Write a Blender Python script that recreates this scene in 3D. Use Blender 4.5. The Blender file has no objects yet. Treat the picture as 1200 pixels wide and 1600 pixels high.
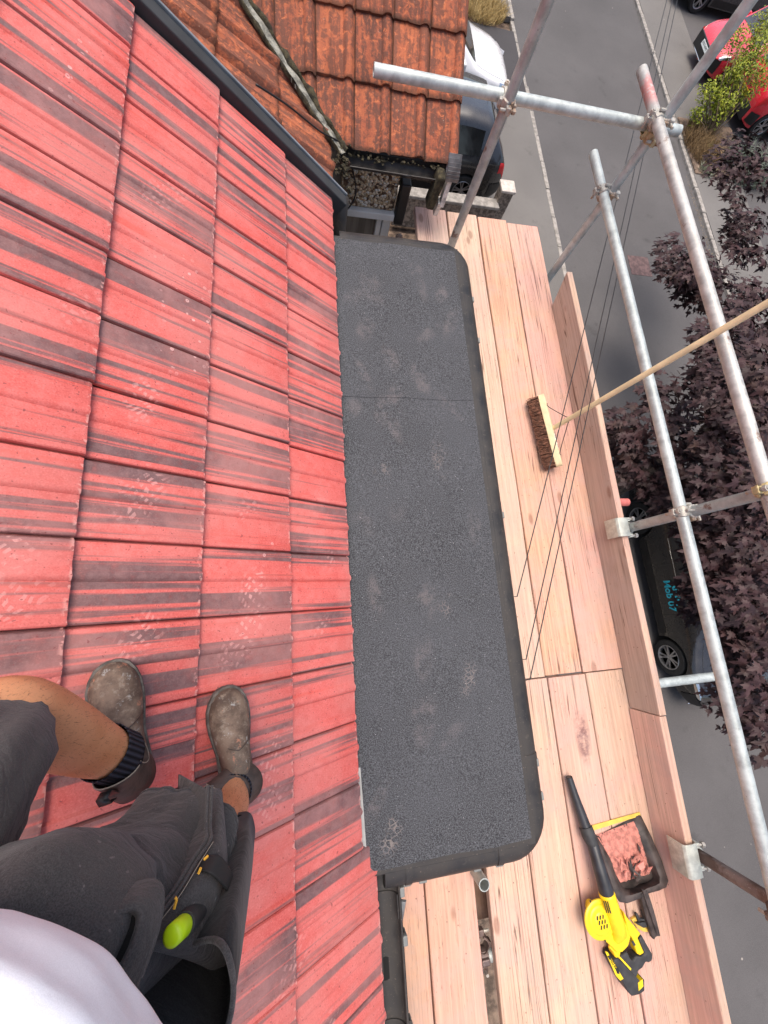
import bpy, bmesh, math, random
from mathutils import Vector, Matrix, noise
random.seed(7)
R = math.radians
Z0 = 7.0                       # height of the lens above the street; coordinates below are measured from it
sc = bpy.context.scene
col = sc.collection

# ---------------------------------------------------------------- camera
RIGHT = Vector((0.98040576, -0.06690973, 0.18527716))
DOWN = Vector((-0.02148434, -0.97125573, -0.23706693))
FWD = Vector((0.19581359, 0.22844123, -0.95366223))
FPX = 619.398
cd = bpy.data.cameras.new('camera'); cam = bpy.data.objects.new('camera', cd); col.objects.link(cam)
m = Matrix(((RIGHT.x, -DOWN.x, -FWD.x), (RIGHT.y, -DOWN.y, -FWD.y), (RIGHT.z, -DOWN.z, -FWD.z)))
cam.matrix_world = Matrix.Translation((0, 0, Z0)) @ m.to_4x4()
cd.sensor_fit = 'VERTICAL'; cd.sensor_height = 36; cd.lens = 36 * FPX / 1600
cd.clip_start = 0.02; cd.clip_end = 1500
sc.camera = cam

# ---------------------------------------------------------------- light
w = bpy.data.worlds.new('World'); sc.world = w; w.use_nodes = True
nt = w.node_tree; nt.nodes.clear()
sky = nt.nodes.new('ShaderNodeTexSky'); sky.sky_type = 'NISHITA'; sky.sun_disc = False
SUN_EL, SUN_AZ = R(79), R(335)
sky.sun_elevation = SUN_EL; sky.sun_rotation = SUN_AZ
sky.dust_density = 6.0; sky.air_density = 1.0; sky.ozone_density = 0.6
bg = nt.nodes.new('ShaderNodeBackground'); bg.inputs['Strength'].default_value = 0.15
wo = nt.nodes.new('ShaderNodeOutputWorld')
nt.links.new(sky.outputs[0], bg.inputs[0]); nt.links.new(bg.outputs[0], wo.inputs[0])
sd = bpy.data.lights.new('sun', 'SUN'); sd.energy = 1.15; sd.angle = R(42); sd.color = (1.0, 0.93, 0.84)
so = bpy.data.objects.new('sun', sd); col.objects.link(so)
S = Vector((math.sin(SUN_AZ) * math.cos(SUN_EL), math.cos(SUN_AZ) * math.cos(SUN_EL), math.sin(SUN_EL)))
so.rotation_euler = S.to_track_quat('Z', 'Y').to_euler(); so.location = (0, 0, 30)
sc.view_settings.view_transform = 'Standard'; sc.view_settings.look = 'None'
sc.view_settings.exposure = 0.72; sc.view_settings.gamma = 1.0
sc.view_settings.use_curve_mapping = False

# ---------------------------------------------------------------- helpers
def G(px, py, z):
    """point seen at a pixel of the photograph, on the level z (measured from the lens)"""
    d = RIGHT * (px - 600) + DOWN * (py - 800) + FWD * FPX
    return d * (z / d.z)

TH = R(39)
ZE, XE = -1.57, 0.168
UP = Vector((-math.cos(TH), 0, math.sin(TH))); NR = Vector((math.sin(TH), 0, math.cos(TH)))
def roofpt(s, y, h=0.0):
    return Vector((XE, y, ZE)) + UP * s + NR * h

BASE = {}
def thing(name, label, cat, loc, group=None):
    o = bpy.data.objects.new(name, None); col.objects.link(o)
    o.empty_display_size = 0.2
    loc = Vector(loc)
    o.location = loc + Vector((0, 0, Z0)); BASE[o.name] = loc.copy()
    o['label'] = label; o['category'] = cat
    if group: o['group'] = group
    return o
def tag(o, label=None, cat=None, group=None, kind=None):
    if label: o['label'] = label
    if cat: o['category'] = cat
    if group: o['group'] = group
    if kind: o['kind'] = kind
    return o

class MB:
    def __init__(s):
        s.v = []; s.f = []; s.mi = []; s.uv = []; s.rnd = []; s.cur = 0; s.r = 0.0
    def add(s, vs, fs, uvs=None):
        n = len(s.v)
        s.v += [tuple(p) for p in vs]
        s.uv += (uvs if uvs else [(0.0, 0.0)] * len(vs))
        s.rnd += [s.r] * len(vs)
        for f in fs:
            s.f.append([i + n for i in f]); s.mi.append(s.cur)
        return s
    def box(s, c, size, rot=None):
        c = Vector(c); hx, hy, hz = [q / 2 for q in size]
        vs = [Vector((x, y, z)) for x in (-hx, hx) for y in (-hy, hy) for z in (-hz, hz)]
        if rot: vs = [rot @ p for p in vs]
        return s.add([c + p for p in vs], [(0, 1, 3, 2), (4, 6, 7, 5), (0, 4, 5, 1), (2, 3, 7, 6), (0, 2, 6, 4), (1, 5, 7, 3)])
    def loft(s, rings, close=True, cap0=True, cap1=True):
        n = len(rings[0]); vs = [p for r in rings for p in r]; fs = []
        for i in range(len(rings) - 1):
            for j in range(n if close else n - 1):
                k = (j + 1) % n
                fs.append((i * n + j, i * n + k, (i + 1) * n + k, (i + 1) * n + j))
        if close and cap0: fs.append(tuple(range(n - 1, -1, -1)))
        if close and cap1: fs.append(tuple(range((len(rings) - 1) * n, len(rings) * n)))
        uv = [(j / n, i / max(1, len(rings) - 1)) for i in range(len(rings)) for j in range(n)]
        return s.add(vs, fs, uv)
    def tube(s, pts, rad, n=16, cap=True, up=None, sq=1.0):
        pts = [Vector(p) for p in pts]
        if not isinstance(rad, (list, tuple)): rad = [rad] * len(pts)
        rings = []; prev = None
        for i, p in enumerate(pts):
            t = (pts[min(i + 1, len(pts) - 1)] - pts[max(i - 1, 0)]).normalized()
            if prev is None:
                a = Vector(up) if up else (Vector((0, 0, 1)) if abs(t.z) < 0.9 else Vector((1, 0, 0)))
            else: a = prev
            a = (a - t * a.dot(t)).normalized(); prev = a
            b = t.cross(a)
            rings.append([p + (a * math.cos(2 * math.pi * j / n) + b * sq * math.sin(2 * math.pi * j / n)) * rad[i] for j in range(n)])
        return s.loft(rings, True, cap, cap)
    def prism(s, outline, up, h, base=None):
        """outline: 3D points; extruded by up*h"""
        up = Vector(up); lo = [Vector(p) for p in outline]; hi = [p + up * h for p in lo]; n = len(lo)
        nrm = Vector((0, 0, 0))
        for i in range(n): nrm += lo[i].cross(lo[(i + 1) % n])
        fl = nrm.dot(up) < 0
        fs = [tuple(range(n)), tuple(range(2 * n - 1, n - 1, -1))] + [(i, i + n, (i + 1) % n + n, (i + 1) % n) for i in range(n)]
        if not fl: fs = [tuple(reversed(f)) for f in fs]
        return s.add(lo + hi, fs)
    def lathe(s, c, axis, prof, n=24, a0=0, a1=2 * math.pi, caps=True):
        c = Vector(c); axis = Vector(axis).normalized()
        a = axis.orthogonal().normalized(); b = axis.cross(a)
        full = abs(a1 - a0 - 2 * math.pi) < 1e-6; k = n if full else n + 1
        rings = [[c + axis * h + (a * math.cos(a0 + (a1 - a0) * j / n) + b * math.sin(a0 + (a1 - a0) * j / n)) * r for j in range(k)] for r, h in prof]
        return s.loft(rings, full, caps and prof[0][0] > 1e-6 and full, caps and prof[-1][0] > 1e-6 and full)
    def build(s, name, mats, parent=None, smooth=False, bevel=0, base=None, sub=0, solid=0, seg=2, auto=None, weld=0):
        if parent is not None: b = BASE[parent.name]
        elif base is not None: b = Vector(base)
        else:
            xs = [p[0] for p in s.v]; ys = [p[1] for p in s.v]; zs = [p[2] for p in s.v]
            b = Vector(((min(xs) + max(xs)) / 2, (min(ys) + max(ys)) / 2, min(zs)))
        me = bpy.data.meshes.new(name)
        me.from_pydata([(p[0] - b.x, p[1] - b.y, p[2] - b.z) for p in s.v], [], s.f)
        if not isinstance(mats, (list, tuple)): mats = [mats]
        for q in mats: me.materials.append(q)
        me.polygons.foreach_set('material_index', s.mi)
        uvl = me.uv_layers.new(name='UVMap')
        idx = [0] * len(me.loops); me.loops.foreach_get('vertex_index', idx)
        flat = []
        for i in idx: flat += s.uv[i]
        uvl.data.foreach_set('uv', flat)
        at = me.attributes.new('rnd', 'FLOAT', 'POINT'); at.data.foreach_set('value', s.rnd)
        me.polygons.foreach_set('use_smooth', [bool(smooth)] * len(me.polygons))
        me.update()
        if weld:
            bm = bmesh.new(); bm.from_mesh(me); bmesh.ops.remove_doubles(bm, verts=bm.verts, dist=weld)
            bmesh.ops.recalc_face_normals(bm, faces=bm.faces); bm.to_mesh(me); bm.free()
        if auto is not None: me.set_sharp_from_angle(angle=R(auto))
        o = bpy.data.objects.new(name, me); col.objects.link(o)
        if parent is not None: o.parent = parent
        else: o.location = b + Vector((0, 0, Z0))
        BASE[o.name] = b
        if solid:
            md = o.modifiers.new('solid', 'SOLIDIFY'); md.thickness = solid; md.offset = 0
        if bevel:
            md = o.modifiers.new('bevel', 'BEVEL'); md.width = bevel; md.segments = seg; md.limit_method = 'ANGLE'; md.angle_limit = R(35)
        if sub:
            md = o.modifiers.new('sub', 'SUBSURF'); md.levels = sub; md.render_levels = sub
        return o

# ---------------------------------------------------------------- materials
class NT:
    def __init__(s, name):
        s.m = bpy.data.materials.new(name); s.m.use_nodes = True; s.t = s.m.node_tree; s.t.nodes.clear()
        s.out = s.n('OutputMaterial'); s.p = s.n('BsdfPrincipled'); s.t.links.new(s.p.outputs[0], s.out.inputs[0])
    def n(s, k, **kw):
        q = s.t.nodes.new('ShaderNode' + k)
        for a, b in kw.items(): setattr(q, a, b)
        return q
    def L(s, a, b): s.t.links.new(a, b)
    def si(s, sock, v):
        if isinstance(v, (int, float)): sock.default_value = v
        elif isinstance(v, (tuple, list)): sock.default_value = tuple(v) + ((1,) if len(v) == 3 and len(sock.default_value) == 4 else ())
        else: s.L(v, sock)
    def pos(s): return s.n('NewGeometry').outputs['Position']
    def obj(s): return s.n('TexCoord').outputs['Object']
    def uv(s): return s.n('UVMap').outputs[0]
    def rnd(s): return s.n('Attribute', attribute_name='rnd').outputs['Fac']
    def map(s, v, sc=(1, 1, 1), loc=(0, 0, 0), rot=(0, 0, 0)):
        q = s.n('Mapping'); s.L(v, q.inputs[0]); q.inputs['Scale'].default_value = sc
        q.inputs['Location'].default_value = loc; q.inputs['Rotation'].default_value = rot
        return q.outputs[0]
    def noise(s, v, sc, det=3, rough=0.55, dist=0):
        q = s.n('TexNoise'); s.L(v, q.inputs['Vector']); q.inputs['Scale'].default_value = sc
        q.inputs['Detail'].default_value = det; q.inputs['Roughness'].default_value = rough; q.inputs['Distortion'].default_value = dist
        return q.outputs[0]
    def vor(s, v, sc, feat='F1', out='Distance', rnd=1):
        q = s.n('TexVoronoi', feature=feat); s.L(v, q.inputs['Vector']); q.inputs['Scale'].default_value = sc
        q.inputs['Randomness'].default_value = rnd
        return q.outputs[out]
    def ramp(s, v, a, b, lo=0.0, hi=1.0, smooth=True):
        q = s.n('MapRange', interpolation_type='SMOOTHSTEP' if smooth else 'LINEAR', clamp=True)
        s.si(q.inputs[0], v); q.inputs[1].default_value = a; q.inputs[2].default_value = b
        q.inputs[3].default_value = lo; q.inputs[4].default_value = hi
        return q.outputs[0]
    def mix(s, f, a, b, mode='MIX'):
        q = s.n('MixRGB', blend_type=mode); s.si(q.inputs[0], f); s.si(q.inputs[1], a); s.si(q.inputs[2], b)
        return q.outputs[0]
    def math(s, op, a, b=0.0, clamp=False):
        q = s.n('Math', operation=op, use_clamp=clamp); s.si(q.inputs[0], a); s.si(q.inputs[1], b)
        return q.outputs[0]
    def sep(s, v):
        q = s.n('SeparateXYZ'); s.L(v, q.inputs[0]); return q.outputs
    def comb(s, x, y, z):
        q = s.n('CombineXYZ'); s.si(q.inputs[0], x); s.si(q.inputs[1], y); s.si(q.inputs[2], z); return q.outputs[0]
    def bump(s, h, st=0.5, d=0.01):
        q = s.n('Bump'); q.inputs['Strength'].default_value = st; q.inputs['Distance'].default_value = d
        s.L(h, q.inputs['Height']); s.L(q.outputs[0], s.p.inputs['Normal'])
    def blobs(s, pts):
        """soft ellipses in plan: (x, y, angle deg, half length, half width, strength)"""
        p = s.pos(); acc = None
        for x, y, a, l, wd, st in pts:
            q = s.n('Mapping', vector_type='TEXTURE'); s.L(p, q.inputs[0])
            q.inputs['Location'].default_value = (x, y, 0); q.inputs['Rotation'].default_value = (0, 0, R(a))
            q.inputs['Scale'].default_value = (l, wd, 1)
            sp = s.sep(q.outputs[0]); xy = s.comb(sp[0], sp[1], 0.0)
            ln = s.n('VectorMath', operation='LENGTH'); s.L(xy, ln.inputs[0])
            k = s.ramp(ln.outputs['Value'], 1.0, 0.35, 0, st)
            acc = k if acc is None else s.math('MAXIMUM', acc, k)
        return acc
    def fin(s, c, rough=0.6, metal=0.0, spec=0.5):
        s.si(s.p.inputs['Base Color'], c); s.si(s.p.inputs['Roughness'], rough)
        s.p.inputs['Metallic'].default_value = metal; s.p.inputs['Specular IOR Level'].default_value = spec
        return s.m

def plain(name, c, rough=0.5, metal=0.0, var=0.12, sc=12, bump=0.0, bd=0.002, spec=0.5, coat=0.0):
    t = NT(name); o = t.obj(); n = t.noise(o, sc, 4)
    d = tuple(q * (1 - var) for q in c); l = tuple(min(1, q * (1 + var)) for q in c)
    cc = t.mix(t.ramp(n, .35, .65), d, l)
    if bump: t.bump(t.noise(o, sc * 6, 3), bump, bd)
    if coat: t.p.inputs['Coat Weight'].default_value = coat
    return t.fin(cc, rough, metal, spec)

def mat_tile():
    t = NT('red_roof_tile'); uv = t.sep(t.uv()); r = t.rnd(); u, v = uv[0], uv[1]
    rr = t.math('MULTIPLY', r, 91.7)
    vec = t.comb(t.math('ADD', u, rr), t.math('MULTIPLY', v, .035), t.math('MULTIPLY', rr, 3.3))
    s1 = t.noise(vec, 2.3, 1.5, .5); s2 = t.noise(vec, 8, 2, .5); s3 = t.noise(vec, 24, 2, .6)
    th = t.math('ADD', t.math('MULTIPLY', s1, .46), t.math('ADD', t.math('MULTIPLY', s2, .40), t.math('MULTIPLY', s3, .14)))
    bias = t.math('MULTIPLY', t.math('SUBTRACT', t.noise(t.comb(rr, 0.0, 0.0), 3, 0), .5), .20)
    th = t.math('ADD', th, bias)
    dark = t.ramp(th, .493, .545)
    p = t.pos(); g = t.noise(p, 260, 2); big = t.noise(p, 5, 3); med = t.noise(p, 38, 4, .65)
    red = t.mix(t.ramp(big, .3, .7), (.58, .118, .104), (.64, .155, .140))
    red = t.mix(t.ramp(med, .3, .75, 0, .5), red, (.50, .055, .042))
    red = t.mix(t.ramp(g, .50, .72, 0, .5), red, (.72, .21, .18)); red = t.mix(t.ramp(g, .44, .30, 0, .4), red, (.36, .04, .035))
    stre = t.ramp(s2, .5, .68, 0, .45)
    red = t.mix(stre, red, (.58, .055, .03))
    dk = t.mix(t.ramp(med, .35, .7), (.105, .062, .064), (.175, .105, .106))
    dk = t.mix(t.ramp(g, .45, .75, 0, .4), dk, (.25, .14, .14))
    c = t.mix(t.math('MULTIPLY', dark, t.ramp(med, .15, .5, .7, .97)), red, dk)
    # pale dust: rubbed film and boot tread marks
    film = t.ramp(t.noise(p, 3.2, 5, .65), .38, .68, 0, .40)
    c = t.mix(film, c, (.56, .24, .215))
    A = [(-.43, .60, 80, .10, .05, .8), (-.42, .33, 70, .12, .055, .8), (-.16, .09, 70, .085, .045, 1), (-.17, -.01, 75, .09, .05, .9),
         (-.2, -.09, 60, .09, .05, .7), (-.40, -.03, 60, .09, .05, .8), (-.62, .15, 60, .1, .06, .8), (-.60, .05, 40, .1, .05, .7), (.09, .18, 80, .05, .03, .6),
         (-.12, -.42, 60, .11, .055, .8), (-.11, -.52, 60, .08, .05, .7), (-.33, -.42, 40, .07, .05, .6), (-.42, 1.33, 60, .14, .05, .5), (.05, -.06, 60, .06, .03, .5),
         (-.55, .8, 70, .1, .05, .5), (-.18, .33, 60, .07, .04, .5), (-.05, -.95, 50, .1, .05, .6), (.02, -1.2, 60, .1, .05, .5)]
    mk = t.blobs(A)
    pd = t.n('VectorMath', operation='ADD'); t.L(p, pd.inputs[0]); nz = t.n('TexNoise'); t.L(p, nz.inputs['Vector']); nz.inputs['Scale'].default_value = 14
    nm = t.n('VectorMath', operation='SCALE'); t.L(nz.outputs['Color'], nm.inputs[0]); nm.inputs['Scale'].default_value = .05; t.L(nm.outputs[0], pd.inputs[1])
    def bands(an, sc_):
        q = t.n('TexWave', wave_type='BANDS', bands_direction='X'); t.L(t.map(pd.outputs[0], (1, 1, 1), (0, 0, 0), (0, 0, R(an))), q.inputs[0]); q.inputs['Scale'].default_value = sc_; return t.ramp(q.outputs['Fac'], .42, .62)
    lug = t.math('MULTIPLY', bands(35, 22), bands(-50, 13))
    tread = t.math('MULTIPLY', t.math('MULTIPLY', mk, lug), t.ramp(t.noise(p, 26, 4, .7), .38, .52))
    c = t.mix(t.math('MULTIPLY', tread, .5), c, (.76, .40, .37))
    jn = t.math('ADD', t.ramp(u, .974, .986), t.ramp(u, .006, .001), True); c = t.mix(t.math('MULTIPLY', jn, .75), c, (.06, .014, .014))
    # water splash rings
    sp = t.blobs([(-.35, .98, 100, .24, .10, 1), (-.36, .78, 100, .10, .08, 1), (-.62, 1.55, 80, .2, .05, .9), (-.12, .2, 90, .12, .03, .8)])
    dv = t.vor(p, 48, 'F1'); dots = t.math('MULTIPLY', t.ramp(dv, .30, .22), t.ramp(dv, .06, .16, .35, 1))
    dots = t.math('MULTIPLY', dots, t.ramp(t.vor(p, 48, 'F1', 'Color'), .55, .60))
    c = t.mix(t.math('MULTIPLY', t.math('MULTIPLY', sp, dots), .6), c, (.82, .50, .47))
    # chipped lower edges
    ch = t.math('MULTIPLY', t.ramp(v, .045, .0), t.ramp(t.noise(p, 70, 2), .52, .62))
    c = t.mix(t.math('MULTIPLY', ch, .8), c, (.72, .36, .32))
    spk = t.ramp(t.noise(p, 120, 1), .70, .74, 0, .7); c = t.mix(spk, c, (.20, .05, .05))
    t.bump(t.math('ADD', t.noise(p, 300, 2), t.math('MULTIPLY', t.noise(p, 45, 3), 1.0)), .28, .0022)
    return t.fin(c, .62, 0, .35)

def mat_oldtile(name='weathered_clay_tile', mossy=.0):
    t = NT(name); p = t.pos(); uv = t.sep(t.uv()); r = t.rnd()
    p = t.comb(t.math('ADD', t.sep(p)[0], t.math('MULTIPLY', r, 3.)), t.sep(p)[1], t.sep(p)[2])
    st = t.noise(t.comb(t.math('ADD', t.math('MULTIPLY', uv[0], 5.0), t.math('MULTIPLY', r, 60.)), t.math('MULTIPLY', uv[1], .9), r), 1.6, 4, .6)
    n = t.noise(p, 34, 5, .72, .6); n2 = t.noise(p, 9, 4, .6); g = t.noise(p, 150, 2)
    c = t.mix(t.ramp(n2, .35, .65), (.40, .125, .062), (.31, .095, .055))
    th = t.math('ADD', t.math('MULTIPLY', n, .52), t.math('MULTIPLY', st, .48))
    c = t.mix(t.ramp(th, .44 - mossy, .55 - mossy, 0, .95), c, (.115, .058, .046))
    c = t.mix(t.ramp(g, .5, .7, 0, .4), c, (.22, .08, .045))
    c = t.mix(t.math('MULTIPLY', t.ramp(n, .42, .34), .6), c, (.60, .20, .085))
    lich = t.ramp(t.noise(p, 55, 4, .7), .66, .74, 0, .55); c = t.mix(lich, c, (.46, .40, .32))
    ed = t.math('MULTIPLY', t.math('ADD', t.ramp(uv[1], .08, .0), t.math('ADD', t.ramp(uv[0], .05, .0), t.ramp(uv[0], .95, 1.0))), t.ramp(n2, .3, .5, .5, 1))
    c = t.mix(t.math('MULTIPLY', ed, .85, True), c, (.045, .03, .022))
    moss = t.ramp(t.noise(p, 14, 4, .7), .66, .74, 0, .7); c = t.mix(moss, c, (.045, .035, .018))
    c = t.mix(.12, c, t.mix(r, (.10, .03, .02), (.7, .22, .10)))
    t.bump(t.math('ADD', t.noise(p, 120, 3), t.math('MULTIPLY', n, 2.)), .6, .004)
    return t.fin(c, .9, 0, .2)

def mat_board(name, base, dust=.5, seed=0.0, stain=None, scr=True):
    """scaffold board, grain along Y"""
    t = NT(name); p = t.map(t.pos(), (1, 1, 1), (seed, seed * 2.3, 0)); r = t.rnd()
    g1 = t.noise(t.map(p, (70, 2.2, 70)), 1, 5, .6, .5); g2 = t.noise(t.map(p, (16, .8, 16)), 1, 3, .5, 1.2); b = t.noise(p, 2.6, 5, .6)
    lo = tuple(q * .80 for q in base); hi = tuple(min(.9, q * 1.12) for q in base)
    c = t.mix(t.ramp(g1, .3, .7), lo, hi)
    c = t.mix(t.ramp(g2, .50, .75, 0, .28), c, tuple(q * .72 for q in base))
    pink = (.58, .335, .285)
    c = t.mix(t.ramp(b, .36, .66, 0, dust), c, pink)
    c = t.mix(t.ramp(t.noise(p, 9, 4, .7), .55, .75, 0, .25), c, (.42, .27, .21))
    # drying cracks, thin and long
    w_ = t.noise(t.map(p, (3, .9, 3)), 1, 2)
    cr = t.noise(t.map(p, (55, .55, 40), (3.3, 1.7, 0)), 1, 1.5, .5, .15)
    crk = t.math('MULTIPLY', t.ramp(t.math('ABSOLUTE', t.math('SUBTRACT', cr, .5)), .016, .004), t.ramp(w_, .46, .55))
    c = t.mix(t.math('MULTIPLY', crk, .8), c, (.10, .045, .028))
    # scratches at odd angles
    for k, (an, sx) in enumerate(((58, 150), (-40, 120), (82, 190), (25, 140)) if scr else ()):
        q = t.noise(t.map(p, (sx, 3.5, 1), (k * 3.1, k, 0), (0, 0, R(an))), 1, 1, .5, .1)
        sc_ = t.math('MULTIPLY', t.ramp(t.math('ABSOLUTE', t.math('SUBTRACT', q, .66)), .010, .002), t.ramp(t.noise(t.map(p, (5, 5, 5), (k * 7.7, 0, 0)), 1, 2), .44, .54))
        c = t.mix(t.math('MULTIPLY', sc_, .7), c, (.16, .07, .045))
    sp = t.vor(t.map(p, (1, .8, 1)), 34); keep = t.vor(t.map(p, (1, .8, 1)), 34, 'F1', 'Color')
    dots = t.math('MULTIPLY', t.ramp(sp, .11, .05), t.ramp(keep, .50, .54)); c = t.mix(t.math('MULTIPLY', dots, .85), c, (.12, .05, .038))
    kn = t.vor(t.map(p, (5, 2.1, 5)), 1); knot = t.ramp(kn, .10, .055); c = t.mix(t.math('MULTIPLY', knot, .55), c, (.20, .085, .05))
    if stain:
        mk = t.blobs(stain); c = t.mix(t.math('MULTIPLY', mk, t.ramp(t.noise(p, 16, 5, .7), .35, .65)), c, (.15, .07, .075))
    dirt = t.math('MULTIPLY', t.ramp(t.noise(p, 3.7, 6, .75), .46, .68), .42); c = t.mix(dirt, c, (.44, .35, .31))
    t.bump(t.math('SUBTRACT', g1, t.math('MULTIPLY', crk, 3.)), .35, .002)
    return t.fin(c, .72, 0, .25)

def mat_felt():
    t = NT('mineral_felt'); p = t.pos()
    g = t.noise(p, 240, 2, .8); g2 = t.noise(p, 120, 3, .7); b = t.noise(p, 3, 4, .6)
    c = t.mix(t.ramp(g, .30, .70), (.011, .012, .014), (.104, .108, .117))
    c = t.mix(t.ramp(b, .3, .7, 0, .30), c, (.085, .09, .10))
    c = t.mix(t.ramp(g2, .62, .74, 0, .5), c, (.19, .20, .225))
    sp = t.ramp(t.noise(p, 210, 1), .76, .80, 0, .8); c = t.mix(sp, c, (.55, .55, .56))
    pts = []
    rr = random.Random(5)
    for i in range(30):
        pts.append((rr.uniform(.22, .74), rr.uniform(-.8, 1.65), rr.uniform(40, 130), rr.uniform(.05, .12), rr.uniform(.03, .055), rr.uniform(.35, 1)))
    mk = t.math('MULTIPLY', t.blobs(pts), t.ramp(t.noise(p, 24, 4, .7), .36, .66)); c = t.mix(t.math('MULTIPLY', mk, .20), c, (.30, .25, .24))
    tr = t.math('MULTIPLY', t.blobs([(.28, -.78, 60, .10, .05, 1), (.62, -.30, 70, .09, .05, .8), (.33, .55, 80, .08, .05, .6), (.60, .62, 95, .12, .05, .6), (.56, -.02, 60, .07, .04, .6)]),
                t.math('MULTIPLY', t.ramp(t.vor(p, 60, 'DISTANCE_TO_EDGE'), .12, .04), t.ramp(t.noise(p, 20, 2), .4, .6)))
    c = t.mix(t.math('MULTIPLY', tr, .32), c, (.40, .33, .29))
    t.bump(g, .7, .0025)
    return t.fin(c, .85, 0, .25)

def mat_gutter(name='weathered_black_gutter', dust=.55):
    t = NT(name); p = t.pos(); n = t.noise(p, 7, 5, .65); n2 = t.noise(p, 40, 4, .6)
    c = t.mix(t.ramp(n, .30, .64, 0, dust), (.016, .016, .017), (.060, .053, .047))
    c = t.mix(t.ramp(n2, .58, .75, 0, .4), c, (.10, .085, .07))
    c = t.mix(t.ramp(t.noise(p, 160, 2), .68, .73, 0, .5), c, (.2, .15, .12))
    t.bump(n2, .15, .002)
    return t.fin(c, t.ramp(n, .3, .7, .38, .75), 0, .4)

def mat_galv(name, base=(.47, .52, .505), rust=0.0, rustc=(.16, .085, .06), pos_mask=None):
    t = NT(name); p = t.obj(); n = t.noise(p, 22, 5, .65); f = t.noise(p, 170, 3, .7); b = t.noise(p, 4, 3)
    c = t.mix(t.ramp(n, .32, .68), tuple(q * .74 for q in base), tuple(min(1, q * 1.15) for q in base))
    c = t.mix(t.ramp(b, .4, .7, 0, .35), c, (.40, .44, .45))
    c = t.mix(t.ramp(f, .60, .72, 0, .35), c, (.72, .74, .73))
    st = t.noise(t.map(p, (1, 1, 1)), 60, 4, .75); c = t.mix(t.ramp(st, .64, .70, 0, .6), c, (.17, .16, .15))
    if rust:
        rn = t.noise(p, 7, 6, .7); c = t.mix(t.ramp(rn, .62 - rust * .35, .70 - rust * .2, 0, .9), c, rustc)
    if pos_mask:
        mk = t.blobs(pos_mask); c = t.mix(t.math('MULTIPLY', mk, t.ramp(t.noise(p, 30, 4, .7), .38, .52)), c, (.50, .20, .19))
    t.bump(f, .12, .0006)
    return t.fin(c, t.ramp(n, .3, .7, .40, .62), .35, .5)

def mat_asphalt(name, c0, c1, sc=1.0):
    t = NT(name); p = t.pos(); g = t.noise(p, 90 * sc, 2, .8); b = t.noise(p, .5, 5, .6); m_ = t.noise(p, 4, 5, .7)
    c = t.mix(t.ramp(b, .3, .7), c0, c1)
    c = t.mix(t.ramp(m_, .4, .75, 0, .35), c, tuple(q * .75 for q in c0))
    c = t.mix(t.ramp(g, .3, .75, 0, .45), c, tuple(q * 1.7 for q in c1))
    sp = t.vor(p, 2.6); kk = t.vor(p, 2.6, 'F1', 'Color'); sps = t.math('MULTIPLY', t.ramp(sp, .06, .03), t.ramp(kk, .72, .75))
    c = t.mix(t.math('MULTIPLY', sps, .7), c, (.40, .36, .32))
    stn = t.ramp(t.noise(p, 1.7, 4, .6), .62, .75, 0, .45); c = t.mix(stn, c, tuple(q * .62 for q in c0))
    t.bump(g, .5, .006)
    return t.fin(c, .88, 0, .25)

def mat_paint(name, c, rough=.22, metal=0.0):
    t = NT(name); o = t.obj(); n = t.noise(o, 6, 4)
    cc = t.mix(t.ramp(n, .3, .7, 0, .18), c, tuple(min(.8, q * 1.0 + .03) for q in c))
    t.p.inputs['Coat Weight'].default_value = 1.0; t.p.inputs['Coat Roughness'].default_value = .06
    return t.fin(cc, t.ramp(n, .3, .7, rough, rough + .12), metal, .5)

def mat_cloth(name, c, scale=900, var=.25, wr=.4, dusty=None):
    t = NT(name); o = t.obj(); we = t.noise(o, scale, 2, .7); b = t.noise(o, 9, 4, .6); f = t.noise(t.map(o, (1, 1, 2.2)), 22, 4, .55, .6)
    cc = t.mix(t.ramp(we, .3, .7), tuple(q * (1 - var) for q in c), tuple(min(1, q * (1 + var)) for q in c))
    if dusty: cc = t.mix(t.ramp(b, .48, .72, 0, .5), cc, dusty); cc = t.mix(t.ramp(t.noise(o, 140, 2), .70, .75, 0, .5), cc, tuple(q * 2.4 for q in dusty))
    t.p.inputs['Sheen Weight'].default_value = .15
    t.bump(t.math('ADD', t.math('MULTIPLY', we, .10), f), wr, .006)
    return t.fin(cc, .9, 0, .2)

def mat_leaf(name, a, b, c3, rough=.42):
    t = NT(name); r = t.rnd(); p = t.pos(); n = t.noise(p, 3, 3)
    c = t.mix(t.ramp(r, 0, 1, 0, 1, False), a, b); c = t.mix(t.ramp(n, .55, .75, 0, .6), c, c3)
    t.p.inputs['Transmission Weight'].default_value = 0
    return t.fin(c, rough, 0, .28)

M = {}
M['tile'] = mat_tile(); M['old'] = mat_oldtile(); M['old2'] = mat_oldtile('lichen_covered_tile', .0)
M['felt'] = mat_felt(); M['gut'] = mat_gutter()
M['galv'] = mat_galv('galvanised_tube'); M['galvr'] = mat_galv('worn_galvanised_tube', (.40, .425, .40), .06)
M['galvp'] = mat_galv('tube_with_red_paint', (.48, .47, .44), .12, pos_mask=[(1.66, 2.30, 90, .13, .06, .9)])
M['rustt'] = mat_galv('rusty_brown_tube', (.17, .12, .105), .5, (.085, .05, .04))
M['coup'] = mat_galv('coupler_steel', (.46, .44, .39), .35, (.32, .2, .12))
M['coupg'] = mat_galv('yellow_passivated_coupler', (.52, .42, .20), .3, (.30, .17, .06))
M['bracket'] = mat_galv('toe_board_clip_steel', (.58, .60, .52), .1, (.4, .25, .18))
M['road'] = mat_asphalt('road_asphalt', (.068, .065, .065), (.092, .088, .088))
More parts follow.
